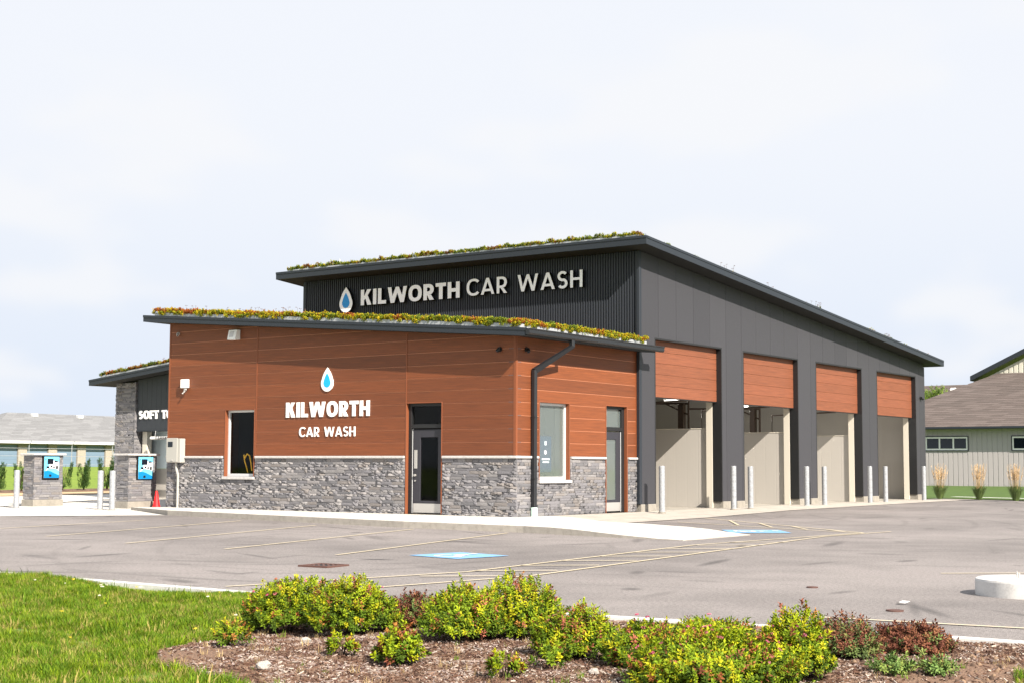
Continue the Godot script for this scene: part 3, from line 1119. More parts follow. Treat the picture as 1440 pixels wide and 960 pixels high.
func build_lobby() -> Node3D:
	var o := thing("lobby_building", "low brown wood-clad lobby wing with grey stone base and planted roof", "building")
	var F := Vector3.BACK
	var R := Vector3.RIGHT
	var sof := func(x: float) -> float: return lobby_top(x, 0) - 0.18
	# front wall: u = x
	var wall := P([-12.42, 0.0, 0.0, 0.0, 0.0, sof.call(0.0), -12.42, sof.call(-12.42)])
	var upper := P([-12.42, 1.475, 0.0, 1.475, 0.0, sof.call(0.0), -12.42, sof.call(-12.42)])
	var holes := [rect(-10.04, 0.9, -8.87, 2.77), rect(-3.44, -1.0, -2.27, 2.82)]
	var xs := [-12.42, -10.04, -8.87, -3.44, -2.27, 0.0]
	var fw := backing(o, "front_wall", xs, wall, holes, Vector3(0, 0, -0.22), R, F, 0.19, M.mortar)
	backing(fw, "cladding_backing", xs, upper, holes, Vector3(0, 0, -0.03), R, F, 0.026, M.wood_joint)
	planks(fw, upper, holes, [[-12.36, -8.84], [-8.80, -3.46], [-3.42, -0.07]], 1.475, 5.4, Vector3(0, 0, -0.0035), R, F)
	for t in [[-12.42, -12.36], [-8.84, -8.80], [-3.46, -3.42], [-0.07, 0.0]]:
		for pg in cut(rect(t[0], 0, t[1], 9), upper, holes):
			var st := S()
			slab(st, pg, Vector3(0, 0, -0.003), R, Vector3.UP, F, 0.012)
			part(fw, "corner_trim" if t[0] in [-12.42, -0.07] else "joint_trim", done(st), M.wood_trim)
	stones(fw, Vector3(-12.42, 0.0, -0.03), R, F, 12.45, 1.405, [Rect2(2.36, 0.83, 1.22, 3), Rect2(8.96, -1, 1.21, 4)], 215)
	for c in [[-12.45, -10.1], [-8.81, -3.47], [-2.24, 0.06]]:
		lb(fw, "stone_cap", Transform3D.IDENTITY, Vector3(c[0], 1.405, -0.03), Vector3(c[1], 1.47, 0.06), M.cap_stone, 0.012)
	var idx := Transform3D.IDENTITY
	for t in [[-10.047, -10.02, 0.9, 2.777], [-8.89, -8.863, 0.9, 2.777], [-3.447, -3.42, 0.0, 2.827], [-2.29, -2.263, 0.0, 2.827]]:
		lb(fw, "opening_trim", idx, Vector3(t[0], t[2], -0.2), Vector3(t[1], t[3], 0.012), M.wood_trim)
	lb(fw, "opening_trim", idx, Vector3(-10.02, 2.75, -0.2), Vector3(-8.89, 2.777, 0.012), M.wood_trim)
	lb(fw, "opening_trim", idx, Vector3(-3.42, 2.80, -0.2), Vector3(-2.29, 2.827, 0.012), M.wood_trim)
	window_unit(o, idx, -10.02, -8.89, 0.9, 2.75, 0.16, M.dark_glass)
	door_unit(o, idx, -3.42, -2.29, -3.30, -2.33, 2.8, 0.16, false, M.dark_glass)
	# side wall: u = -z, faces +x
	var sx := in_xf(Vector3.ZERO, Vector3.FORWARD, Vector3.RIGHT)
	var s0: float = sof.call(0.0)
	var swall := rect(0.0, 0.0, 5.7, s0)
	var supper := rect(0.0, 1.475, 5.7, s0)
	var sholes := [rect(0.99, 0.88, 2.36, 2.82), rect(4.1, -1.0, 5.19, 2.84)]
	var sxs := [0.0, 0.99, 2.36, 4.1, 5.19, 5.7]
	var sw := backing(o, "side_wall", sxs, swall, sholes, Vector3(-0.22, 0, 0), Vector3.FORWARD, R, 0.19, M.mortar)
	backing(sw, "cladding_backing", sxs, supper, sholes, Vector3(-0.03, 0, 0), Vector3.FORWARD, R, 0.026, M.wood_joint)
	planks(sw, supper, sholes, [[0.06, 5.64]], 1.475, 4.4, Vector3(-0.0035, 0, 0), Vector3.FORWARD, R)
	for t in [[0.0, 0.06], [5.64, 5.7]]:
		for pg in cut(rect(t[0], 0, t[1], 9), supper, sholes):
			var st := S()
			slab(st, pg, Vector3(-0.003, 0, 0), Vector3.FORWARD, Vector3.UP, R, 0.012)
			part(sw, "corner_trim", done(st), M.wood_trim)
	stones(sw, Vector3(-0.03, 0.0, 0.0), Vector3.FORWARD, R, 5.68, 1.405, [Rect2(0.96, 0.81, 1.43, 3), Rect2(4.07, -1, 1.15, 4)], 85)
	for c in [[-0.002, 0.93], [2.42, 4.07], [5.22, 5.69]]:
		lb(sw, "stone_cap", sx, Vector3(c[0], 1.407, -0.03), Vector3(c[1], 1.468, 0.06), M.cap_stone, 0.012)
	for t in [[0.983, 1.01, 0.88, 2.827], [2.34, 2.367, 0.88, 2.827], [4.093, 4.12, 0.0, 2.847], [5.17, 5.197, 0.0, 2.847]]:
		lb(sw, "opening_trim", sx, Vector3(t[0], t[2], -0.2), Vector3(t[1], t[3], 0.012), M.wood_trim)
	lb(sw, "opening_trim", sx, Vector3(1.01, 2.8, -0.2), Vector3(2.34, 2.827, 0.012), M.wood_trim)
	lb(sw, "opening_trim", sx, Vector3(4.12, 2.82, -0.2), Vector3(5.17, 2.847, 0.012), M.wood_trim)
	window_unit(o, sx, 1.01, 2.34, 0.88, 2.8, 0.16, M.glass)
	door_unit(o, sx, 4.12, 5.17, 4.16, 5.03, 2.82, 0.16, true, M.glass)
	# left and back walls, rooms inside
	lb(o, "left_wall", idx, Vector3(-12.42, 0.0, -5.68), Vector3(-12.22, sof.call(-12.42) - 0.05, -0.225), M["wood0"], 0)
	lb(o, "room_floor", idx, Vector3(-12.2, -0.1, -5.65), Vector3(-0.24, 0.012, -0.24), M.bay_floor, 0)
	lb(o, "room_ceiling", idx, Vector3(-12.2, 3.1, -5.65), Vector3(-0.24, 3.2, -0.24), M.room_wall, 0)
	lb(o, "room_wall", idx, Vector3(-1.75, 0.013, -5.6), Vector3(-1.65, 3.09, -0.24), M.room_wall, 0)
	lb(o, "room_wall", idx, Vector3(-1.64, 0.013, -5.68), Vector3(-0.24, 3.09, -5.56), M.room_wall, 0)
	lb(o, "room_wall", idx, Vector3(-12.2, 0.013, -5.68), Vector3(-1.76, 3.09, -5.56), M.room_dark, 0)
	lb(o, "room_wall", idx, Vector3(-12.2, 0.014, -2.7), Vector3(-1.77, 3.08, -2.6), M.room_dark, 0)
	for i in 11:
		lb(o, "wall_batten", idx, Vector3(-1.648, 0.02, -0.5 - i * 0.45), Vector3(-1.63, 3.08, -0.53 - i * 0.45), M.room_wall, 0)
	# roof with planting tray
	var core := roof(o, -13.08, 0.6, 0.45, -5.68, 0.185, lobby_top, false)
	tray(core, -12.68, 0.38, 0.37, -5.6, 0.1, lobby_top)
	var st := S()
	slab(st, P([0.602, 4.33, 0.68, 4.33, 0.715, 4.365, 0.715, 4.44, 0.735, 4.455, 0.735, 4.478, 0.705, 4.478, 0.7, 4.46, 0.602, 4.46]), Vector3(0, 0, -5.98), R, Vector3.UP, F, 6.44, Vector2.ZERO, true)
	part(o, "gutter", done(st), M.gutter)
	lb(core, "fascia", idx, Vector3(0.57, 4.30, 0.45), Vector3(0.6, 4.49, -5.68), M.fascia, 0)
	# sedum mat
	var r := RandomNumberGenerator.new()
	r.seed = 4
	var zone := FastNoiseLite.new()
	zone.seed = 2
	zone.frequency = 0.55
	var pts := []
	var cols := []
	var reds := [Color(0.36, 0.11, 0.025), Color(0.42, 0.18, 0.035), Color(0.28, 0.075, 0.03)]
	var yel := [Color(0.46, 0.37, 0.02), Color(0.36, 0.34, 0.025), Color(0.52, 0.39, 0.02)]
	var grn := [Color(0.19, 0.25, 0.025), Color(0.27, 0.32, 0.03), Color(0.13, 0.17, 0.03)]
	for i in 34000:
		var x: float
		var z: float
		var k := r.randf()
		if k < 0.55:
			x = r.randf_range(-12.72, 0.4)
			z = 0.4 - pow(r.randf(), 1.6) * 2.2
		elif k < 0.85:
			x = 0.42 - pow(r.randf(), 1.5) * 2.0
			z = r.randf_range(-5.62, 0.4)
		else:
			x = r.randf_range(-12.7, 0.4)
			z = r.randf_range(-5.6, 0.3)
		var v := zone.get_noise_2d(x * 2.2, z * 2.2) + r.randf_range(-0.3, 0.3) + (0.14 if x < -6.0 else -0.08)
		var bump := 0.045 * (zone.get_noise_2d(x * 5.0 + 50.0, z * 5.0) + 0.6)
		pts.append(Vector3(x, lobby_top(x, z) + 0.07 + bump * 1.6 + r.randf_range(-0.02, 0.07), z))
		cols.append(pick(reds if v > 0.26 else (yel if v > -0.1 else grn), r))
		if (z > 0.3 or x > 0.33) and zone.get_noise_2d(x * 6.0, z * 6.0 + 30.0) > 0.12:
			var q: Vector3 = pts[-1]
			pts.append(q + Vector3(0.03 if x > 0.33 else 0.0, -0.075, 0.04 if z > 0.3 else 0.0))
			cols.append(pick(yel if r.randf() < 0.5 else grn, r))
	sedum(core, "sedum", pts, cols, r, 0.95)
	stalks(core, r, 60, func() -> Vector3:
		var x := -12.3 + 5.4 * r.randf()
		return Vector3(x, lobby_top(x, 0) + 0.12, r.randf_range(-1.6, 0.2)))
	return o

func stalks(core: Node3D, r: RandomNumberGenerator, n: int, where: Callable) -> void:
	var st := S()
	var hx := []
	var hc := []
	for i in n:
		var b: Vector3 = where.call()
		var h := r.randf_range(0.08, 0.26)
		var t := b + Vector3(r.randf_range(-0.05, 0.05), h, r.randf_range(-0.05, 0.05))
		tube(st, [b, (b + t) * 0.5 + Vector3(0.01, 0, 0), t], 0.004, 0.003, 4, false)
		for k in 3:
			hx.append(Transform3D(aim(Vector3.UP, r.randf() * TAU, r.randf_range(0.8, 1.3)), t + Vector3(r.randf_range(-0.03, 0.03), 0, r.randf_range(-0.03, 0.03))))
			hc.append(pick([Color(0.16, 0.09, 0.07), Color(0.28, 0.2, 0.16), Color(0.2, 0.1, 0.1)], r))
	var s := part(core, "flower_stalks", done(st), M.bark)
	s.set_meta("kind", "stuff")
	scatter(core, "flower_heads", flower, M.leaf, hx, hc)

# ------------------------------------------------------------------ the tall wash hall
func hall_top(_x: float, z: float) -> float:
	return 7.42 + 0.0845 * (z + 5.05)

func build_hall() -> Node3D:
	var o := thing("wash_hall", "tall black metal-clad wash hall with four half-open wood-look bay doors", "building")
	var idx := Transform3D.IDENTITY
	var sof := func(z: float) -> float: return hall_top(0, z) - 0.23
	# front wall with ribbed sheets (u = x)
	var fh: float = sof.call(-5.7)
	lb(o, "front_wall", idx, Vector3(-12.5, 0.0, -5.95), Vector3(0.04, fh - 0.01, -5.75), M.dark_joint, 0)
	var x := -12.5
	var k := 0
	while x < 0.0:
		var x1 := minf(x + 1.02, 0.02)
		var st := S()
		var prof := PackedVector2Array()
		var pitch := 0.085
		var n := int(round((x1 - x) / pitch))
		prof.append(Vector2(x1, 0.0))
		prof.append(Vector2(x, 0.0))
		for i in n:
			var a := x + i * pitch
			prof.append_array(PackedVector2Array([Vector2(a, 0.012), Vector2(a + 0.036, 0.012), Vector2(a + 0.044, 0.045), Vector2(a + 0.077, 0.045)]))
		prof.append(Vector2(x1, 0.012))
		for i in range(2, prof.size() - 1):
			var p := prof[i]
			var q := prof[i + 1]
			var z0 := -5.75
			var d := q - p
			face(st, [Vector3(p.x, 3.9, z0 + p.y), Vector3(q.x, 3.9, z0 + q.y), Vector3(q.x, fh, z0 + q.y), Vector3(p.x, fh, z0 + p.y)], Vector3(-d.y, 0, d.x))
		part(o, "ribbed_sheet", done(st), M.corrugated)
		x = x1 + 0.001
		k += 1
	lb(o, "corner_trim", idx, Vector3(0.021, 0.2, -5.78), Vector3(0.115, fh, -5.66), M.fascia, 0.006)
	lb(o, "corner_trim", idx, Vector3(-12.56, 0.2, -5.78), Vector3(-12.44, fh, -5.69), M.fascia, 0.006)
	# bay side: u = -z, faces +x
	var sx := in_xf(Vector3.ZERO, Vector3.FORWARD, Vector3.RIGHT)
	var wall := P([5.78, 0.2, 27.6, 0.2, 27.6, sof.call(-27.6), 5.78, sof.call(-5.78)])
	var holes := []
	var xs := [5.78]
	for b in 4:
		var u := 6.54 + 5.4077 * b
		holes.append(rect(u, -1, u + 3.95, 4.753))
		xs.append(u)
		xs.append(u + 3.95)
	xs.append(27.6)
	var bw := backing(o, "bay_wall", xs, wall, holes, Vector3(-0.2, 0, 0), Vector3.FORWARD, Vector3.RIGHT, 0.25, M.dark_joint)
	var u := 5.7
	while u < 27.6:
		for pg in cut(rect(u + 0.005, 0, u + 1.015, 9), wall, holes):
			var st := S()
			slab(st, pg, Vector3(0.05, 0, 0), Vector3.FORWARD, Vector3.UP, Vector3.RIGHT, 0.05, Vector2(rng.randf() * 3.0, 0))
			part(bw, "wall_panel", done(st), M["dark_panel%d" % (rng.randi() % 3)])
		u += 1.02
	# flashing round each opening, foundations, jambs, doors
	var ends := [5.7]
	for b in 4:
		ends.append(6.54 + 5.4077 * b)
		ends.append(6.54 + 5.4077 * b + 3.95)
	ends.append(27.6)
	for i in range(0, ends.size(), 2):
		lb(bw, "foundation_block", sx, Vector3(ends[i] + 0.02, -0.12, -0.28), Vector3(ends[i + 1] - 0.02, 0.2, 0.13), M.foundation, 0.01)
	for b in 4:
		var u0 := 6.54 + 5.4077 * b
		var u1 := u0 + 3.95
		lb(bw, "opening_trim", sx, Vector3(u0 - 0.03, 0.2, -0.2), Vector3(u0 + 0.012, 4.753, 0.106), M.black_trim, 0.003)
		lb(bw, "opening_trim", sx, Vector3(u1 - 0.012, 0.2, -0.2), Vector3(u1 + 0.03, 4.753, 0.106), M.black_trim, 0.003)
		lb(bw, "opening_trim", sx, Vector3(u0 - 0.03, 4.741, -0.2), Vector3(u1 + 0.03, 4.79, 0.107), M.black_trim, 0.003)
		lb(bw, "jamb", sx, Vector3(u0 - 0.1, 0.0, -0.42), Vector3(u0 + 0.02, 4.7, -0.21), M.beige_post)
		lb(bw, "jamb", sx, Vector3(u1 - 0.02, 0.0, -0.42), Vector3(u1 + 0.1, 4.7, -0.21), M.beige_post)
		var lab: String = ["first", "second", "third", "last"][b]
		var door: MeshInstance3D = lb(o, "overhead_door", sx, Vector3(u0 + 0.013, 3.14, -0.115), Vector3(u1 - 0.013, 3.165, -0.065), M.black_trim, 0.004)
		lb(door, "section_backing", sx, Vector3(u0 + 0.014, 3.166, -0.118), Vector3(u1 - 0.014, 4.73, -0.075), M.wood_joint, 0)
		for i in 5:
			var st := S()
			box(st, Vector3(u0 + 0.013, 3.167 + i * 0.318, -0.12), Vector3(u1 - 0.013, 3.167 + i * 0.318 + 0.308, -0.06), 0.006, sx, Vector2(rng.randf() * 7.0, rng.randf() * 7.0))
			part(door, "door_section", done(st), M["doorwood%d" % (rng.randi() % 2)])
		for i in 5:
			lb(door, "door_section", sx, Vector3(u0 + 0.02, 4.72, -0.45 - i * 0.6), Vector3(u1 - 0.02, 4.77, -1.03 - i * 0.6), M.bay_wall)
		for s in [u0 + 0.06, u1 - 0.06]:
			lb(door, "door_track", sx, Vector3(s - 0.02, 4.66, -3.4), Vector3(s + 0.02, 4.71, -0.44), M.galvanised)
	# inside: partitions, floor, far walls, ceiling lamps, spray booms
	lb(o, "bay_floor", idx, Vector3(-12.3, -0.12, -27.5), Vector3(0.1, 0.006, -5.96), M.bay_floor, 0)
	lb(o, "back_wall", idx, Vector3(-12.5, 0.0, -27.6), Vector3(-12.3, 4.9, -5.96), M.bay_wall, 0)
	lb(o, "end_wall", idx, Vector3(-12.29, 0.0, -27.6), Vector3(-0.21, 5.15, -27.42), M.beige_panel, 0)
	lb(o, "end_cladding", idx, Vector3(-12.5, 0.2, -27.72), Vector3(0.1, 5.18, -27.61), M.dark_panel0, 0)
	lb(o, "near_wall", idx, Vector3(-12.29, 0.0, -6.1), Vector3(-0.21, 5.0, -5.97), M.bay_wall, 0)
	for b in 3:
		var uc := 6.54 + 5.4077 * b + 3.95
		lb(o, "partition", idx, Vector3(-12.25, 0.007, -uc - 0.22), Vector3(-0.43, 2.36, -uc - 0.07), M.beige_panel, 0.004)
		lb(o, "partition_cap", idx, Vector3(-12.25, 2.361, -uc - 0.23), Vector3(-0.43, 2.385, -uc - 0.06), M.beige_post, 0.004)
	var st2 := S()
	hexa(st2, [Vector3(-12.28, sof.call(-6.1) - 0.3, -6.11), Vector3(-0.22, sof.call(-6.1) - 0.3, -6.11), Vector3(-0.22, sof.call(-27.4) - 0.3, -27.4), Vector3(-12.28, sof.call(-27.4) - 0.3, -27.4)],
		[Vector3(-12.28, sof.call(-6.1) - 0.25, -6.11), Vector3(-0.22, sof.call(-6.1) - 0.25, -6.11), Vector3(-0.22, sof.call(-27.4) - 0.25, -27.4), Vector3(-12.28, sof.call(-27.4) - 0.25, -27.4)])
	part(o, "bay_ceiling", done(st2), M.ceiling)
	for b in 3:
		var zc := -9.6 - 5.4077 * b
		var col := lb(o, "support_column", idx, Vector3(-3.86, 0.0, zc - 0.1), Vector3(-3.66, 3.34, zc + 0.1), M.rust_pipe)
		lb(col, "column_cap", idx, Vector3(-3.9, 3.341, zc - 0.14), Vector3(-3.62, 3.37, zc + 0.14), M.rust_pipe)
		var st := S()
		tube(st, [Vector3(-3.5, 0.0, zc), Vector3(-3.5, 4.6, zc)], 0.04, 0.04, 8)
		tube(st, [Vector3(-6.5, 3.42, zc), Vector3(-3.5, 3.36, zc)], 0.035, 0.035, 8)
		tube(st, [Vector3(-4.4, 3.38, zc), Vector3(-3.5, 2.98, zc)], 0.03, 0.03, 8)
		tube(st, [Vector3(-3.1, 2.0, zc - 0.2), Vector3(-3.1, 3.12, zc - 0.2), Vector3(-0.6, 3.2, zc - 0.2)], 0.03, 0.03, 8)
		part(o, "spray_boom", done(st), M.rust_pipe)
	# roof
	var core := roof(o, -13.17, 0.7, -5.05, -28.3, 0.225, hall_top)
	tray(core, -12.7, 0.42, -5.13, -27.9, 0.07, hall_top)
	var r := RandomNumberGenerator.new()
	r.seed = 9
	var zone := FastNoiseLite.new()
	zone.seed = 31
	zone.frequency = 0.6
	var pts := []
	var cols := []
	var reds := [Color(0.22, 0.08, 0.025), Color(0.26, 0.13, 0.03)]
	var yel := [Color(0.42, 0.36, 0.025), Color(0.32, 0.34, 0.03)]
	var grn := [Color(0.15, 0.21, 0.03), Color(0.22, 0.28, 0.035), Color(0.11, 0.15, 0.03)]
	for i in 30000:
		var px: float
		var pz: float
		var q := r.randf()
		if q < 0.6:
			px = r.randf_range(-12.75, 0.44)
			pz = -5.12 - pow(r.randf(), 1.8) * 3.0
		elif q < 0.85:
			px = 0.36 - pow(r.randf(), 1.4) * 1.5
			pz = r.randf_range(-27.9, -5.12)
		else:
			px = r.randf_range(-12.7, 0.4)
			pz = r.randf_range(-27.9, -5.2)
		var v := zone.get_noise_2d(px * 2.0, pz * 2.0) + r.randf_range(-0.3, 0.3)
		var lump := maxf(0.0, zone.get_noise_2d(px * 3.0 + 50.0, pz * 1.6) + 0.1)
		if px > -0.3 and pz < -5.6 and zone.get_noise_2d(7.0, pz * 1.3) < 0.08:
			continue
		pts.append(Vector3(px, hall_top(px, pz) + 0.05 + 0.13 * lump + r.randf_range(-0.02, 0.06), pz))
		cols.append(pick(reds if v > 0.42 else (yel if v > 0.05 else grn), r))
	sedum(core, "sedum", pts, cols, r, 0.95)
	stalks(core, r, 26, func() -> Vector3:
		var spots := [-10.4, -10.7, -16.6, -17.1, -23.2, -23.6, -13.8, -8.1]
		var pz: float = spots[r.randi() % spots.size()] + r.randf_range(-0.3, 0.3)
		return Vector3(r.randf_range(0.1, 0.4), hall_top(0, pz) + 0.1, pz))
	var vs := S()
	tube(vs, [Vector3(-10.9, 7.2, -5.6), Vector3(-10.9, 7.75, -5.6)], 0.022, 0.022, 8)
	part(core, "vent_pipe", done(vs), M.silver)
	return o

# ------------------------------------------------------------------ the left wash bay
func soft_top(x: float, _z: float) -> float:
	return 4.24 + 0.1 * (x + 22.49)

func build_soft_bay() -> Node3D:
	var o := thing("side_wash_bay", "low black wash bay with stone pillar and planted lean-to roof left of the lobby", "building")
	var idx := Transform3D.IDENTITY
	var pil := lb(o, "pillar", idx, Vector3(-21.7, -0.06, -6.3), Vector3(-20.7, 4.1, -5.76), M.mortar, 0)
	stones(pil, Vector3(-21.75, -0.05, -5.76), Vector3.RIGHT, Vector3.BACK, 1.08, 4.18, [], 130)
	stones(pil, Vector3(-20.7, -0.05, -5.7), Vector3.FORWARD, Vector3.RIGHT, 0.6, 4.2, [], 60)
	var wall := P([-20.62, 2.44, -12.58, 2.44, -12.58, soft_top(-12.58, 0) - 0.21, -20.62, soft_top(-20.62, 0) - 0.21])
	var st := S()
	slab(st, wall, Vector3(0, 0, -5.98), Vector3.RIGHT, Vector3.UP, Vector3.BACK, 0.18, Vector2.ZERO, true)
	var sw := part(o, "sign_wall", done(st), M.dark_joint)
	var x := -20.62
	while x < -12.7:
		for pg in cut(rect(x + 0.003, 0, x + 0.247, 9), wall, []):
			st = S()
			slab(st, pg, Vector3(0, 0, -5.8), Vector3.RIGHT, Vector3.UP, Vector3.BACK, 0.03)
			part(sw, "wall_panel", done(st), M.corrugated)
		x += 0.25
	lb(sw, "bottom_trim", idx, Vector3(-20.64, 2.39, -5.99), Vector3(-12.58, 2.437, -5.76), M.fascia)
	lb(o, "jamb", idx, Vector3(-20.56, -0.05, -6.2), Vector3(-20.32, 2.385, -5.98), M.beige_post)
	lb(o, "inner_wall", idx, Vector3(-21.6, -0.05, -27.0), Vector3(-21.4, 0.95, -6.31), M.bay_wall, 0)
	lb(o, "door_post", idx, Vector3(-21.39, -0.05, -6.72), Vector3(-20.87, 2.6, -6.6), M.rust_pipe)
	var dr := lb(o, "bay_door", idx, Vector3(-20.86, 0.0, -6.72), Vector3(-12.7, 1.08, -6.66), M.beige_panel)
	lb(dr, "glazing", idx, Vector3(-20.86, 1.085, -6.71), Vector3(-12.7, 2.6, -6.67), M.frosted)
	for i in 6:
		lb(dr, "glazing_bar", idx, Vector3(-20.86 + i * 1.6, 1.085, -6.665), Vector3(-20.82 + i * 1.6, 2.6, -6.655), M.silver, 0)
	lb(dr, "lintel_panel", idx, Vector3(-21.39, 2.61, -6.75), Vector3(-12.7, 3.6, -6.65), M.bay_wall, 0)
	lb(o, "bay_floor", idx, Vector3(-21.6, -0.15, -27.0), Vector3(-12.6, 0.0, -6.32), M.bay_floor, 0)
	var core := roof(o, -22.49, -12.6, -5.1, -27.0, 0.2, soft_top)
	tray(core, -21.95, -12.65, -5.18, -26.8, 0.08, soft_top)
	var r := RandomNumberGenerator.new()
	r.seed = 19
	var zone := FastNoiseLite.new()
	zone.seed = 6
	zone.frequency = 0.6
	var pts := []
	var cols := []
	for i in 11000:
		var px := r.randf_range(-22.0, -16.0)
		var pz := -5.16 - pow(r.randf(), 1.7) * 3.0
		if r.randf() < 0.2:
			px = -22.0 + r.randf() * 1.2
			pz = r.randf_range(-26.5, -5.2)
		var v := zone.get_noise_2d(px * 2.4, pz * 2.4) + r.randf_range(-0.3, 0.3)
		pts.append(Vector3(px, soft_top(px, pz) + 0.05 + r.randf_range(0.0, 0.06) + 0.08 * (zone.get_noise_2d(px * 5.0, pz * 5.0) + 0.5), pz))
		cols.append(pick([Color(0.30, 0.085, 0.022), Color(0.24, 0.06, 0.025)] if v > 0.18 else ([Color(0.38, 0.29, 0.03), Color(0.3, 0.28, 0.035)] if v > -0.1 else [Color(0.13, 0.18, 0.035), Color(0.1, 0.14, 0.035)]), r))
	sedum(core, "sedum", pts, cols, r, 0.95)
	stalks(core, r, 30, func() -> Vector3:
		var px := r.randf_range(-21.8, -18.5)
		return Vector3(px, soft_top(px, 0) + 0.1, r.randf_range(-6.2, -5.3)))
	return o

# ------------------------------------------------------------------ signs and fixtures
func txt(parent: Node3D, called: String, s: String, h: float, xf: Transform3D, m: Material, depth := 0.004) -> MeshInstance3D:
	var t := TextMesh.new()
	var f := SystemFont.new()
	f.font_names = PackedStringArray(["Droid Sans"])
	f.font_weight = 700
	t.font = f
	t.text = s
	t.font_size = 64
	t.pixel_size = h / 46.0
	t.depth = depth
	t.curve_step = 4.0
	return part(parent, called, t, m, xf)

func build_signs() -> void:
	var F := Vector3.BACK
	var R := Vector3.RIGHT
	var a := thing("roof_sign", "raised white channel-letter sign with water drop on the tall ribbed black wall", "sign", Vector3(-10.01, 5.955, -5.68))
	var o := Vector3(0, 0, 0.004)
	drop(a, o + Vector3(-0.57, 0.07, 0), R, F, 0.55, 0.8, 0.11, M.black, M.blue_drop)
	letters(a, "KILWORTH", 0.25, 0.49, 3.92, o + Vector3(0.05, 0.25, 0), R, F, 0.11, M.letter_face, M.black, 0.11)
	letters(a, "CAR WASH", 0.165, 0.49, 4.1, o + Vector3(4.23, 0.28, 0), R, F, 0.11, M.letter_face, M.black, 0.15)
	var b := thing("lobby_sign", "flat white lettering with small blue drop on the brown plank wall", "sign", Vector3(-6.16, 2.0, 0.0))
	var p := Vector3(0, 0, 0.006)
	drop(b, p + Vector3(0, 1.18, 0), R, F, 0.44, 0.64, 0.02, M.white_paint, M.bright_blue)
	letters(b, "KILWORTH", 0.26, 0.405, 3.0, p + Vector3(-1.5, 0.51, 0), R, F, 0.024, M.white_paint, M.white_paint, 0.14)
	letters(b, "CAR WASH", 0.16, 0.255, 2.01, p + Vector3(-1.0, -0.015, 0), R, F, 0.02, M.white_paint, M.white_paint, 0.15)
	var c := thing("bay_sign", "white bold lettering on the black wall over the left wash bay", "sign", Vector3(-20.5, 2.83, -5.77))
	letters(c, "SOFT TOUCH", 0.25, 0.295, 2.6, Vector3.ZERO, R, F, 0.04, M.white_paint, M.white_paint, 0.1)
	var d := thing("clearance_bar", "hanging white clearance bar across the left wash bay opening", "sign", Vector3(-17.6, 2.15, -5.72))
	var st := S()
	tube(st, [Vector3(-2.2, 0, 0), Vector3(2.2, 0, 0)], 0.055, 0.055, 12)
	part(d, "bar", done(st), M.white_paint)
	for x in [-2.0, 2.0]:
		st = S()
		tube(st, [Vector3(x, 0.05, 0), Vector3(x, 0.25, -0.03)], 0.008, 0.008, 5)
		part(d, "chain", done(st), M.silver)
	txt(d, "lettering", "CLEARANCE", 0.1, Transform3D(Basis.IDENTITY, Vector3(-1.55, 0, 0.058)), M.black)

func camera_unit(label: String, at: Vector3, N: Vector3, down: Vector3, m: Material, r := 0.05) -> void:
	var o := thing("wall_camera", label, "security camera", at)
	var st := S()
	tube(st, [N * 0.001, N * 0.045], r * 0.9, r * 0.8, 12)
	part(o, "bracket", done(st), m)
	st = S()
	tube(st, [N * 0.05, N * 0.07 + down * 0.03, N * 0.1 + down * 0.1], r * 0.75, r * 0.6, 12)
	part(o, "housing", done(st), m)
	st = S()
	tube(st, [N * 0.1 + down * 0.1, N * 0.102 + down * 0.106], r * 0.4, r * 0.38, 10)
	part(o, "lens", done(st), M.screen_dark)

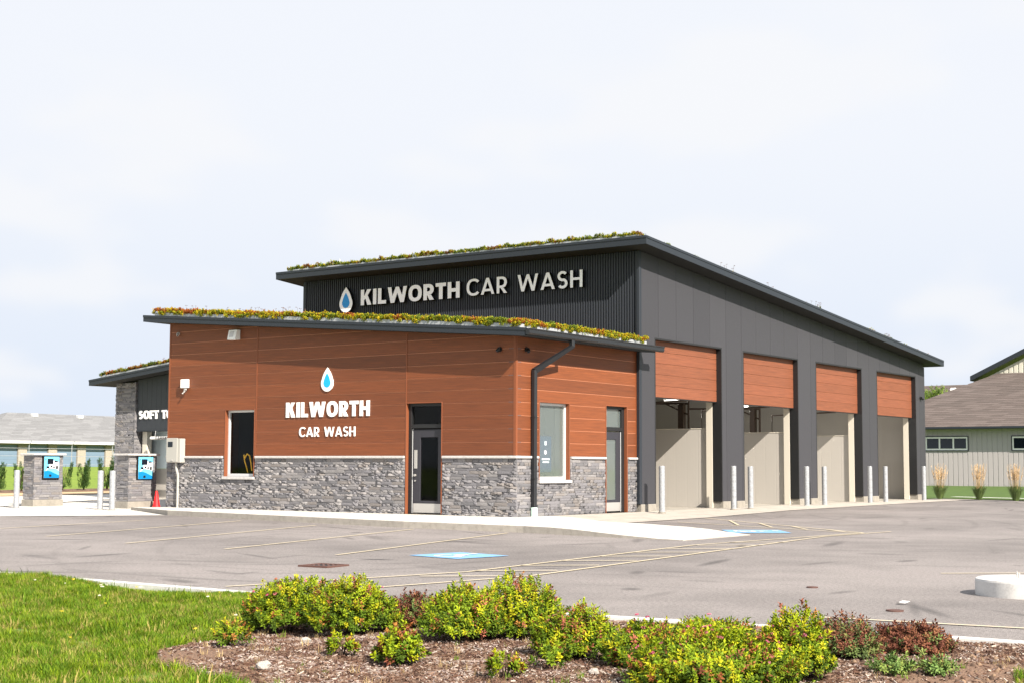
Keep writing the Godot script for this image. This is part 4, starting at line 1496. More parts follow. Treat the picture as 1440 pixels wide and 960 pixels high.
func build_fixtures() -> void:
	var idx := Transform3D.IDENTITY
	# downspout
	var o := thing("downspout", "black downspout dropping from the gutter past the lobby corner", "downspout", Vector3(0.08, 0, -0.66))
	var st := S()
	box(st, Vector3(-0.05, 0.2, -0.055), Vector3(0.06, 3.58, 0.055), 0.012)
	part(o, "pipe", done(st), M.gutter)
	st = S()
	hexa(st, [Vector3(-0.05, 3.5, -0.055), Vector3(0.06, 3.5, -0.055), Vector3(0.06, 3.6, 0.055), Vector3(-0.05, 3.6, 0.055)],
		[Vector3(0.5, 4.16, -0.9), Vector3(0.61, 4.16, -0.9), Vector3(0.61, 4.2, -0.79), Vector3(0.5, 4.2, -0.79)])
	part(o, "pipe_elbow", done(st), M.gutter)
	st = S()
	box(st, Vector3(0.5, 4.17, -0.9), Vector3(0.61, 4.34, -0.79), 0.012)
	part(o, "pipe_outlet", done(st), M.gutter)
	st = S()
	tube(st, [Vector3(0.005, -0.02, 0), Vector3(0.005, 0.22, 0)], 0.085, 0.085, 16)
	part(o, "drain_collar", done(st), mat("pale_pvc", srgb(196, 222, 214), 0.5))
	for y in [0.9, 2.4]:
		lb(o, "strap", idx, Vector3(-0.06, y, -0.062), Vector3(0.066, y + 0.03, 0.062), M.black_trim, 0.002)
	# meter box and conduit
	o = thing("meter_box", "pale grey electrical meter box on the left end of the brown wall", "electrical box", Vector3(-11.9, 1.28, 0.0))
	lb(o, "cabinet", idx, Vector3(-0.3, 0.0, 0.012), Vector3(0.26, 0.69, 0.2), M.beige_box, 0.012)
	lb(o, "lid", idx, Vector3(-0.31, 0.02, 0.201), Vector3(0.15, 0.705, 0.225), M.beige_box, 0.008)
	lb(o, "meter_window", idx, Vector3(-0.24, 0.45, 0.226), Vector3(-0.04, 0.6, 0.231), M.screen_dark, 0.002)
	lb(o, "latch", idx, Vector3(-0.08, 0.05, 0.226), Vector3(-0.02, 0.1, 0.245), M.steel, 0.003)
	st = S()
	tube(st, [Vector3(0.0, 0.0, 0.12), Vector3(0.02, -0.2, 0.11), Vector3(0.05, -0.35, 0.08), Vector3(0.05, -1.28, 0.08)], 0.035, 0.035, 10)
	part(o, "conduit", done(st), M.beige_box)
	o = thing("motion_lamp", "small white box lamp with sensor beneath on the brown wall's left end", "wall lamp", Vector3(-11.66, 3.53, 0.0))
	lb(o, "housing", idx, Vector3(-0.13, -0.11, 0.01), Vector3(0.13, 0.14, 0.13), M.white_paint, 0.012)
	st = S()
	tube(st, [Vector3(0.02, -0.115, 0.07), Vector3(0.02, -0.2, 0.09), Vector3(-0.03, -0.28, 0.12)], 0.035, 0.03, 8)
	tube(st, [Vector3(0.05, -0.115, 0.07), Vector3(0.08, -0.18, 0.1)], 0.03, 0.03, 8)
	part(o, "sensor", done(st), M.steel)
	o = thing("flood_lamp", "white wedge flood lamp under the front eave", "wall lamp", Vector3(-9.66, 4.84, 0.0))
	st = S()
	slab(st, P([0.01, -0.13, 0.2, -0.13, 0.14, 0.14, 0.01, 0.14]), Vector3(0.16, 0, 0), Vector3.BACK, Vector3.UP, Vector3.LEFT, 0.32, Vector2.ZERO, true)
	part(o, "housing", done(st), M.white_paint)
	st = S()
	hexa(st, [Vector3(-0.1, -0.06, 0.186), Vector3(0.06, -0.06, 0.186), Vector3(0.06, 0.09, 0.153), Vector3(-0.1, 0.09, 0.153)], [Vector3(-0.1, -0.06, 0.194), Vector3(0.06, -0.06, 0.194), Vector3(0.06, 0.09, 0.161), Vector3(-0.1, 0.09, 0.161)])
	part(o, "lens", done(st), M.steel)
	camera_unit("small grey camera high at the left corner of the brown front wall", Vector3(-12.03, 5.0, 0.0), Vector3.BACK, Vector3(0.5, -0.7, 0), M.steel)
	camera_unit("black camera on the front wall just left of the lobby corner", Vector3(-0.48, 4.06, 0.0), Vector3.BACK, Vector3(-0.3, -0.6, 0), M.black, 0.07)
	camera_unit("black camera on the side wall just right of the lobby corner", Vector3(0.0, 4.06, -0.42), Vector3.RIGHT, Vector3(0, -0.6, 0.3), M.black, 0.07)
	camera_unit("black camera on the far end pier of the wash hall", Vector3(0.1, 3.95, -27.2), Vector3.RIGHT, Vector3(0, -0.5, -0.8), M.black, 0.07)
	# things seen through the lobby windows
	o = thing("framed_poster", "blue framed poster hung inside the right lobby window", "poster", Vector3(-0.3, 1.05, -1.72))
	lb(o, "frame", idx, Vector3(-0.03, 0.0, -0.28), Vector3(0.0, 0.95, 0.28), M.black_trim)
	lb(o, "sheet", idx, Vector3(0.001, 0.03, -0.25), Vector3(0.004, 0.92, 0.25), M.poster, 0)
	st = S()
	lathe(st, [Vector2(0.0, 0.0), Vector2(0.055, 0.0), Vector2(0.055, 0.004), Vector2(0, 0.004)], 16)
	part(o, "round_print", done(st), M.white_paint, Transform3D(Basis(Vector3.BACK, PI / 2), Vector3(0.009, 0.52, 0.02)))
	lb(o, "printed_line", idx, Vector3(0.0045, 0.33, -0.17), Vector3(0.006, 0.37, 0.17), M.frosted, 0)
	lb(o, "printed_line", idx, Vector3(0.0045, 0.26, -0.14), Vector3(0.006, 0.29, 0.14), M.frosted, 0)
	lb(o, "printed_line", idx, Vector3(0.0045, 0.7, -0.03), Vector3(0.006, 0.8, 0.05), M.frosted, 0)
	o = thing("yellow_hose", "looped yellow hose hanging inside the left lobby window", "hose", Vector3(-9.42, 0.98, -0.27))
	st = S()
	tube(st, [Vector3(-0.12, 0.52, 0), Vector3(-0.07, 0.35, 0.02), Vector3(0.0, 0.2, 0.02), Vector3(0.04, 0.03, 0)], 0.02, 0.016, 6)
	tube(st, [Vector3(-0.12, 0.52, 0), Vector3(-0.06, 0.44, 0.02), Vector3(0.02, 0.55, 0.02), Vector3(0.1, 0.5, 0), Vector3(0.16, 0.3, 0), Vector3(0.2, 0.08, 0)], 0.024, 0.02, 6)
	part(o, "loop", done(st), M.yellow_hose)
	# lit tube lamps inside the first two bays
	for b in 2:
		var at := Vector3(-4.32 - 0.28 * b, 3.5, -15.5 - 5.4077 * b)
		o = thing("tube_lamp", "lit white tube lamp under the ceiling of the %s wash bay" % ["second", "third"][b], "ceiling lamp", at, 0.0)
		lb(o, "housing", idx, Vector3(-0.4, 0.03, -0.07), Vector3(0.4, 0.09, 0.07), M.white_paint)
		for x in [-0.3, 0.3]:
			lb(o, "hanger", idx, Vector3(x - 0.01, 0.09, -0.01), Vector3(x + 0.01, 1.3, 0.01), M.steel, 0)
		var em := mat("tube_glow", Color(1, 1, 1), 0.5)
		em.emission_enabled = true
		em.emission = Color(1, 0.98, 0.94)
		em.emission_energy_multiplier = 0.9
		lb(o, "lamp_tube", idx, Vector3(-0.38, -0.03, -0.06), Vector3(0.38, 0.029, 0.06), em, 0.01)
		var l := OmniLight3D.new()
		l.name = "lamp_light"
		l.position = Vector3(0, -0.14, 0)
		l.light_energy = 2.6
		l.light_color = Color(1, 0.98, 0.94)
		l.omni_range = 14.0
		l.omni_attenuation = 2.0
		l.light_size = 0.1
		l.shadow_enabled = true
		o.add_child(l)

# ------------------------------------------------------------------ site furniture
func build_bollards() -> void:
	var spots := [
		[0.75, -5.75, 0.0, 1.25, "galvanised bollard by the lobby end pier, left of the first bay"],
		[0.75, -9.95, 0.0, 1.26, "galvanised bollard at the right side of the first bay"],
		[0.75, -11.06, 0.0, 1.25, "galvanised bollard at the left side of the second bay"],
		[0.75, -15.06, -0.01, 1.27, "galvanised bollard at the right side of the second bay"],
		[0.75, -16.45, -0.01, 1.27, "galvanised bollard at the left side of the third bay"],
		[0.75, -20.34, 0.0, 1.28, "galvanised bollard at the right side of the third bay"],
		[0.75, -21.79, 0.0, 1.28, "galvanised bollard at the left side of the last bay"],
		[0.75, -25.66, 0.0, 1.29, "galvanised bollard beside the far end corner of the hall"],
		[-15.92, 2.54, -0.05, 1.1, "galvanised bollard beside the outer pay station"],
		[-13.33, 1.63, -0.05, 1.1, "left one of two galvanised bollards before the inner pay station"],
		[-12.66, 1.75, -0.05, 1.1, "right one of two galvanised bollards before the inner pay station"]]
	var st := S()
	lathe(st, [Vector2(0.082, -0.1), Vector2(0.082, 0.0), Vector2(0.082, 0.985)], 24)
	var body := done(st)
	st = S()
	lathe(st, [Vector2(0.082, 0.985), Vector2(0.078, 0.996), Vector2(0.05, 1.0), Vector2(0.0, 1.0)], 24)
	var top := done(st)
	st = S()
	lathe(st, [Vector2(0.1, -0.1), Vector2(0.1, 0.008), Vector2(0.084, 0.014)], 24)
	var foot := done(st)
	var first: Node3D = null
	for s in spots:
		var o: Node3D
		if first == null:
			o = thing("bollard", s[4], "bollard", Vector3.ZERO, 0.0, "galvanised steel bollards")
			part(o, "post", body, M.galvanised)
			part(o, "cap", top, M.galvanised)
			part(o, "grout_ring", foot, M.foundation)
			first = o
		else:
			o = first.duplicate()
			put(self, o, "bollard")
			o.set_meta("label", s[4])
		o.position = Vector3(s[0], s[2], s[1])
		o.get_node("post").scale.y = s[3]
		o.get_node("cap").scale.y = 1.0
		o.get_node("cap").position.y = 0.985 * s[3] - 0.985

func pay_station(label: String, at: Vector3) -> void:
	var o := thing("pay_station", label, "pay station", at, 0.0, "stone pay stations before the wash bay")
	var idx := Transform3D.IDENTITY
	lb(o, "base", idx, Vector3(-0.56, -0.1, -1.06), Vector3(0.02, 0.2, 0.02), M.foundation, 0.012)
	lb(o, "core", idx, Vector3(-0.5, 0.201, -1.0), Vector3(-0.05, 1.52, -0.05), M.mortar, 0)
	stones(o, Vector3(-0.54, 0.205, -0.05), Vector3.RIGHT, Vector3.BACK, 0.53, 1.32, [], 60)
	stones(o, Vector3(-0.05, 0.205, 0.0), Vector3.FORWARD, Vector3.RIGHT, 1.04, 1.32, [Rect2(0.28, 0.63, 0.62, 0.72)], 110)
	lb(o, "cap", idx, Vector3(-0.6, 1.53, -1.1), Vector3(0.08, 1.59, 0.08), M.cap_stone, 0.012)
	# kiosk on the +x side: u = -z
	var k := in_xf(Vector3(0.012, 0.83, -0.3), Vector3.FORWARD, Vector3.RIGHT)
	var body := lb(o, "kiosk", k, Vector3(0.0, 0, -0.1), Vector3(0.58, 0.68, 0.02), M.black_trim, 0.008)
	lb(body, "face_panel", k, Vector3(0.02, 0.02, 0.021), Vector3(0.56, 0.66, 0.03), M.kiosk_blue, 0.003)
	var st := S()
	slab(st, P([0.05, 0.2, 0.2, 0.32, 0.42, 0.3, 0.55, 0.24, 0.55, 0.5, 0.3, 0.56, 0.2, 0.4]), k.origin + Vector3(0.0302, 0, 0), k.basis.x, Vector3.UP, k.basis.z, 0.001)
	part(body, "white_swirl", done(st), M.kiosk_white)
	st = S()
	slab(st, P([0.022, 0.022, 0.558, 0.022, 0.558, 0.1, 0.4, 0.16, 0.25, 0.22, 0.12, 0.24, 0.022, 0.22]), k.origin + Vector3(0.0302, 0, 0), k.basis.x, Vector3.UP, k.basis.z, 0.002)
	part(body, "blue_swirl", done(st), M.kiosk_deep)
	lb(body, "screen", k, Vector3(0.13, 0.44, 0.031), Vector3(0.34, 0.6, 0.045), M.screen_dark, 0.006)
	for s in [[0.38, 0.5, 0.5, 0.54], [0.1, 0.31, 0.2, 0.37], [0.24, 0.34, 0.3, 0.39], [0.34, 0.32, 0.4, 0.37], [0.44, 0.29, 0.51, 0.38], [0.2, 0.06, 0.28, 0.12], [0.05, 0.57, 0.08, 0.6]]:
		lb(body, "slot", k, Vector3(s[0], s[1], 0.031), Vector3(s[2], s[3], 0.042), M.black, 0.004)

func build_site_things() -> void:
	var idx := Transform3D.IDENTITY
	pay_station("stone pay station with blue kiosk, close beside the brown wall", Vector3(-13.35, -0.05, 0.61))
	pay_station("stone pay station with blue kiosk, outer one by the gravel", Vector3(-16.77, -0.04, 1.33))
	var o := thing("traffic_cone", "red traffic cone between the inner pay station and the lobby", "traffic cone", Vector3(-12.95, lot(-12.95, -0.1) + 0.012, -0.1))
	lb(o, "base", idx, Vector3(-0.17, 0.0, -0.17), Vector3(0.17, 0.03, 0.17), M.cone_red, 0.008)
	var st := S()
	lathe(st, [Vector2(0.13, 0.03), Vector2(0.11, 0.05), Vector2(0.03, 0.5), Vector2(0.022, 0.51), Vector2(0.0, 0.51)], 20)
	part(o, "cone", done(st), M.cone_red)
	o = thing("concrete_base", "round white concrete base standing on the asphalt", "concrete base", Vector3(15.5, lot(15.6, 11.8), 11.55))
	st = S()
	lathe(st, [Vector2(0.6, -0.05), Vector2(0.6, 0.165), Vector2(0.592, 0.187), Vector2(0.57, 0.195), Vector2(0.0, 0.2)], 48)
	part(o, "base", done(st), M.white_concrete)
	for k in 4:
		var a := TAU * k / 4.0 + 0.4
		st = S()
		tube(st, [Vector3(cos(a) * 0.17, 0.15, sin(a) * 0.17), Vector3(cos(a) * 0.17, 0.26, sin(a) * 0.17)], 0.012, 0.012, 8)
		part(o, "anchor_bolt", done(st), M.steel)
	# catch basin grate
	o = thing("drain_grate", "rusty iron drain grate sunk in the asphalt behind the left shrubs", "drain grate", Vector3(6.22, lot(6.22, 13.4) + 0.008, 13.42), 0.1)
	o.scale = Vector3(0.76, 1.0, 0.76)
	for s in [[-0.34, -0.34, 0.34, -0.29], [-0.34, 0.29, 0.34, 0.34], [-0.34, -0.289, -0.29, 0.289], [0.29, -0.289, 0.34, 0.289]]:
		lb(o, "frame", idx, Vector3(s[0], -0.02, s[1]), Vector3(s[2], 0.016, s[3]), M.grate, 0.003)
	lb(o, "pit", idx, Vector3(-0.289, -0.005, -0.289), Vector3(0.289, 0.002, 0.289), M.black, 0)
	for i in 9:
		var off := -0.36 + i * 0.09
		var d45 := Vector2(0.62, -0.785)
		var n45 := Vector2(0.785, 0.62)
		var strip := PackedVector2Array([d45 * -0.5 + n45 * (off - 0.021), d45 * 0.5 + n45 * (off - 0.021), d45 * 0.5 + n45 * (off + 0.021), d45 * -0.5 + n45 * (off + 0.021)])
		for pg in Geometry2D.intersect_polygons(strip, rect(-0.289, -0.289, 0.289, 0.289)):
			st = S()
			slab(st, pg, Vector3(0, 0.004, 0), Vector3.RIGHT, Vector3.FORWARD, Vector3.UP, 0.004)
			part(o, "bar", done(st), M.grate)
	# small utility lids and scraps on the asphalt
	var spots := [[14.93, 14.26, 0.09, "small round iron lid flush in the asphalt near the brown shrubs"], [13.12, 12.24, 0.07, "small round iron lid flush in the asphalt at mid lot"]]
	for s in spots:
		o = thing("utility_lid", s[3], "utility lid", Vector3(s[0], lot(s[0], s[1]) + 0.006, s[1]))
		st = S()
		lathe(st, [Vector2(s[2], -0.01), Vector2(s[2], 0.008), Vector2(s[2] * 0.85, 0.01), Vector2(0.0, 0.006)], 20)
		part(o, "lid", done(st), M.grate)
	o = thing("paper_scrap", "crumpled white paper scrap lying on the asphalt", "litter", Vector3(14.75, lot(14.7, 13.6) + 0.01, 13.55), 0.6)
	st = S()
	var g := [Vector3(-0.07, 0.0, -0.03), Vector3(0.0, 0.03, -0.04), Vector3(0.08, 0.01, -0.02), Vector3(-0.06, 0.02, 0.03), Vector3(0.01, 0.01, 0.04), Vector3(0.07, 0.03, 0.03)]
	for q in [[0, 1, 4], [0, 4, 3], [1, 2, 5], [1, 5, 4]]:
		face(st, [g[q[0]], g[q[1]], g[q[2]]], Vector3.UP)
	part(o, "sheet", done(st), M.white_paint)

# ------------------------------------------------------------------ ground, paving, markings
func strip_line(called: String, a: Vector2, b: Vector2, w: float, m: Material, label: String, lift := 0.01) -> void:
	var d := (b - a).normalized()
	var n := Vector2(-d.y, d.x) * w * 0.5
	var poly := PackedVector2Array([a + n, b + n, b - n, a - n])
	setting(called, sheet(poly, func(x: float, z: float) -> float: return lot(x, z) + lift), m, label, "road marking")

func kerb_run(called: String, pts: Array, w: float, top: Callable, low: Callable, m: Material, label: String) -> void:
	var st := S()
	for i in pts.size() - 1:
		var a: Vector2 = pts[i]
		var b: Vector2 = pts[i + 1]
		var d := (b - a).normalized()
		var n := Vector2(-d.y, d.x) * w
		var c := a + n
		var e := b + n
		hexa(st, [Vector3(a.x, low.call(a.x, a.y), a.y), Vector3(b.x, low.call(b.x, b.y), b.y), Vector3(e.x, low.call(e.x, e.y), e.y), Vector3(c.x, low.call(c.x, c.y), c.y)],
			[Vector3(a.x, top.call(a.x, a.y), a.y), Vector3(b.x, top.call(b.x, b.y), b.y), Vector3(e.x, top.call(e.x, e.y), e.y), Vector3(c.x, top.call(c.x, c.y), c.y)])
	setting(called, done(st), m, label, "kerb")

func build_ground() -> void:
	setting("ground", sheet(rect(-900, -900, 900, 900), func(_x: float, _z: float) -> float: return -0.9), M.far_lawn, "level ground running out to the horizon", "ground")
	# asphalt lot with its kerb at the front island
	var front := [Vector2(-60, 18.2), Vector2(-20, 17.95), Vector2(4.7, 17.7), Vector2(9.0, 17.66), Vector2(13.0, 17.35), Vector2(16.42, 16.88), Vector2(20, 16.7), Vector2(45, 17.0)]
	var poly := P([-60, -6.7, -12.5, -6.7, -12.5, -0.2, 0.06, -0.2, 0.06, -29.0, 45, -29.0])
	var rev := front.duplicate()
	rev.reverse()
	poly.append_array(PackedVector2Array(rev))
	setting("parking_lot", sheet(poly, lot), M.asphalt, "worn grey asphalt parking lot around the car wash", "parking lot")
	kerb_run("island_kerb", front, 0.16, func(x: float, z: float) -> float: return lot(x, z) + 0.11, func(x: float, z: float) -> float: return lot(x, z) - 0.3, M.white_concrete, "pale concrete kerb between the lot and the planted island")
	# concrete apron in front of the bays, paving by the left bay
	setting("bay_apron", sheet(P([0.1, -28.6, 1.9, -28.6, 1.65, -23.2, 1.6, -12.0, 2.28, -5.3, 2.3, -1.25, 0.05, -1.3, 0.1, -5.8]), func(x: float, z: float) -> float: return lerpf(0.0, lot(x, z) + 0.012, smoothstep(0.6, 1.5, x))), M.apron, "pale concrete apron along the wash bay doors", "pavement")
	setting("left_paving", sheet(P([-12.46, -5.7, -12.46, 1.2, -8.9, 3.1, -11.4, 6.3, -30.0, 22.0, -40.0, 17.9, -16.9, 2.5, -20.3, -4.0, -20.4, -8.0, -12.6, -8.0]), pad, 1.6), M.concrete, "pale concrete paving around the pay stations", "pavement")
	# walk along the lobby with a kerb face; it runs down to the lot at its right-hand tip
	var inner := [Vector2(-12.45, 0.03), Vector2(-8.0, 0.03), Vector2(-4.0, 0.03), Vector2(0.03, 0.03), Vector2(0.03, -1.29), Vector2(2.3, -1.24)]
	var outer := [Vector2(-12.45, 1.25), Vector2(-9.1, 2.85), Vector2(-4.2, 3.5), Vector2(-0.2, 3.95), Vector2(3.0, 3.95), Vector2(5.6, 4.3), Vector2(7.0, 4.38), Vector2(7.05, 1.67), Vector2(2.3, -1.24)]
	var rise := func(x: float, z: float) -> float:
		var k := clampf((z - 0.03) / 3.8, 0.0, 1.0)
		var edge := lot(x, z) + 0.125 * (1.0 - smoothstep(3.5, 6.9, x)) * smoothstep(-0.6, 1.2, z + maxf(0.0, 3.0 - x) * 0.3) + 0.014
		return lerpf(0.0, edge, maxf(k, smoothstep(0.3, 2.2, x)))
	var wp := PackedVector2Array(inner)
	for i in range(outer.size() - 2, -1, -1):
		wp.append(outer[i])
	setting("sidewalk", sheet(wp, rise, 0.8), M.concrete, "pale concrete walk along the lobby walls", "pavement")
	var st := S()
	for i in outer.size() - 1:
		var a: Vector2 = outer[i]
		var b: Vector2 = outer[i + 1]
		var steps := int(ceilf(a.distance_to(b) / 0.5))
		for s in steps:
			var p := a.lerp(b, float(s) / steps)
			var q := a.lerp(b, float(s + 1) / steps)
			var n := Vector3(-(q - p).y, 0, (q - p).x)
			face(st, [Vector3(p.x, lot(p.x, p.y) - 0.1, p.y), Vector3(q.x, lot(q.x, q.y) - 0.1, q.y), Vector3(q.x, rise.call(q.x, q.y), q.y), Vector3(p.x, rise.call(p.x, p.y), p.y)], n)
	face(st, [Vector3(-12.45, -0.2, 0.03), Vector3(-12.45, -0.2, 1.25), Vector3(-12.45, rise.call(-12.45, 1.25), 1.25), Vector3(-12.45, 0, 0.03)], Vector3.LEFT)
	setting("sidewalk_kerb", done(st), M.kerb, "weathered kerb face of the lobby walk", "kerb")
	# stall lines and hatching
	for l in [[-5.9, 11.5, -7.1, 5.3], [-2.99, 11.2, -5.2, 4.0], [-0.1, 11.7, -2.3, 4.5], [2.4, 11.7, 0.45, 4.4], [4.8, 11.6, 2.9, 4.35]]:
		strip_line("stall_line", Vector2(l[0], l[1]), Vector2(l[2], l[3]), 0.065, M.line_paint, "faded parking stall line")
	for l in [[7.6, 16.6, 8.45, 13.0], [8.45, 13.0, 7.85, 5.5], [7.85, 5.5, 8.5, -0.7], [9.0, 15.9, 9.5, 13.0], [9.5, 13.0, 8.45, 1.2], [8.5, -0.7, 2.4, -5.1], [8.45, 1.2, 8.75, -1.6], [8.7, -0.45, 3.0, -2.6]]:
		strip_line("aisle_line", Vector2(l[0], l[1]), Vector2(l[2], l[3]), 0.065, M.line_paint, "faded hatched aisle edge line")
	for i in 9:
		var z := 4.4 + i * 1.2
		var x0 := lerpf(7.95, 8.45, clampf((z - 5.5) / 7.5, 0, 1))
		strip_line("hatch_line", Vector2(x0, z), Vector2(x0 + 0.85, z - 0.75), 0.07, M.line_paint, "faded hatch stripe in the access aisle", 0.014)
	for i in 4:
		strip_line("hatch_line", Vector2(3.6 + i * 1.25, -4.15 + i * 0.9), Vector2(4.9 + i * 1.05, -2.05 + i * 0.42), 0.06, M.line_paint, "faded hatch stripe in the rear access aisle", 0.014)
	strip_line("lane_line", Vector2(14.3, 15.37), Vector2(19.0, 14.65), 0.065, M.line_paint, "faded yellow lane line before the planted island")
	strip_line("lane_line", Vector2(13.6, 9.1), Vector2(16.0, 7.0), 0.065, M.line_paint, "faded yellow lane line behind the lamp post base")
	accessible(Vector2(6.35, 10.45), 0.16, 1.12, "blue accessible parking symbol in the front stall")
	accessible(Vector2(6.5, 0.3), 0.9, 1.25, "blue accessible parking symbol beside the walk's tip")
	# rear and side planting strips
	setting("gravel_strip", sheet(P([-17.2, 2.3, -40.0, 17.5, -46, 17.5, -46, -40, -20.7, -30, -20.7, -4.4]), func(x: float, z: float) -> float: return lot(x, z) + 0.02), M.gravel, "pale gravel beyond the outer pay station", "ground")
	setting("sand_strip", sheet(P([-26.2, 17, -29.5, 17, -29.5, -60, -26.2, -60]), func(x: float, z: float) -> float: return lot(x, z) + 0.04), M.sand, "bare sandy strip behind the gravel", "ground")
	setting("mulch_strip", sheet(P([-29.5, 17, -33.6, 17, -33.6, -60, -29.5, -60]), func(x: float, z: float) -> float: return lot(x, z) + 0.05), M.soil, "brown mulch strip below the far lawn", "ground")
	setting("far_bank", sheet(P([-33.0, 30, -33.0, -90, -62.0, -90, -62.0, 30]), berm, 2.0), M.far_lawn, "mown green bank before the storage units", "lawn")
	setting("back_lawn", sheet(P([-20.0, -28.9, 1.0, -28.9, 16.0, -25.6, 40.0, -24.0, 40.0, -56.0, -20.0, -56.0]), back_lawn, 4.0), M.back_grass, "green lawn before the grey-sided building", "lawn")
	strip_line("lawn_kerb", Vector2(0.9, -28.5), Vector2(16.0, -25.2), 0.5, M.white_concrete, "pale kerb strip along the back lawn", 0.1)

func accessible(c: Vector2, turn: float, s: float, label: String) -> void:
	var f := func(x: float, z: float) -> float: return lot(x, z) + 0.009
	var ux := Vector2(cos(turn), sin(turn))
	var uy := Vector2(-sin(turn), cos(turn))
	var sq := PackedVector2Array()
	for q in [Vector2(-0.5, -0.5), Vector2(0.5, -0.5), Vector2(0.5, 0.5), Vector2(-0.5, 0.5)]:
		sq.append(c + (ux * q.x + uy * q.y) * s)
	var o := thing("accessible_symbol", label, "road marking")
	part(o, "blue_square", sheet(sq, f), M.blue_paint)
	var st := S()
	var w := 0.035
	# wheel, body, arm, legs and head of the wheelchair figure (y points away from the kerb)
	var strips_ := [arc_strip(Vector2(-0.02, 0.18), Vector2(0.2, 0.2), 0.06, -0.3, 4.1, 24)]
	for b in [[-0.06, -0.22, -0.03, 0.06], [-0.03, 0.06, 0.16, 0.06], [0.16, 0.06, 0.24, 0.3], [-0.05, -0.08, 0.12, -0.08], [0.24, 0.3, 0.32, 0.26]]:
		var a := Vector2(b[0], b[1])
		var e := Vector2(b[2], b[3])
		var n := Vector2(-(e - a).y, (e - a).x).normalized() * w
		strips_.append([[a + n, e + n], [a - n, e - n]])
	strips_.append([[Vector2(-0.13, -0.3), Vector2(-0.02, -0.3)], [Vector2(-0.13, -0.4), Vector2(-0.02, -0.4)]])
	var k := 0
	for sp in strips_:
		k += 1
		for i in sp[0].size() - 1:
			var q := []
			for v in [sp[0][i], sp[0][i + 1], sp[1][i + 1], sp[1][i]]:
				var p: Vector2 = c + (ux * v.x + uy * v.y) * s
				q.append(Vector3(p.x, lot(p.x, p.y) + 0.013 + k * 0.0006, p.y))
			face(st, q, Vector3.UP)
	part(o, "wheelchair_figure", done(st), M.white_line)

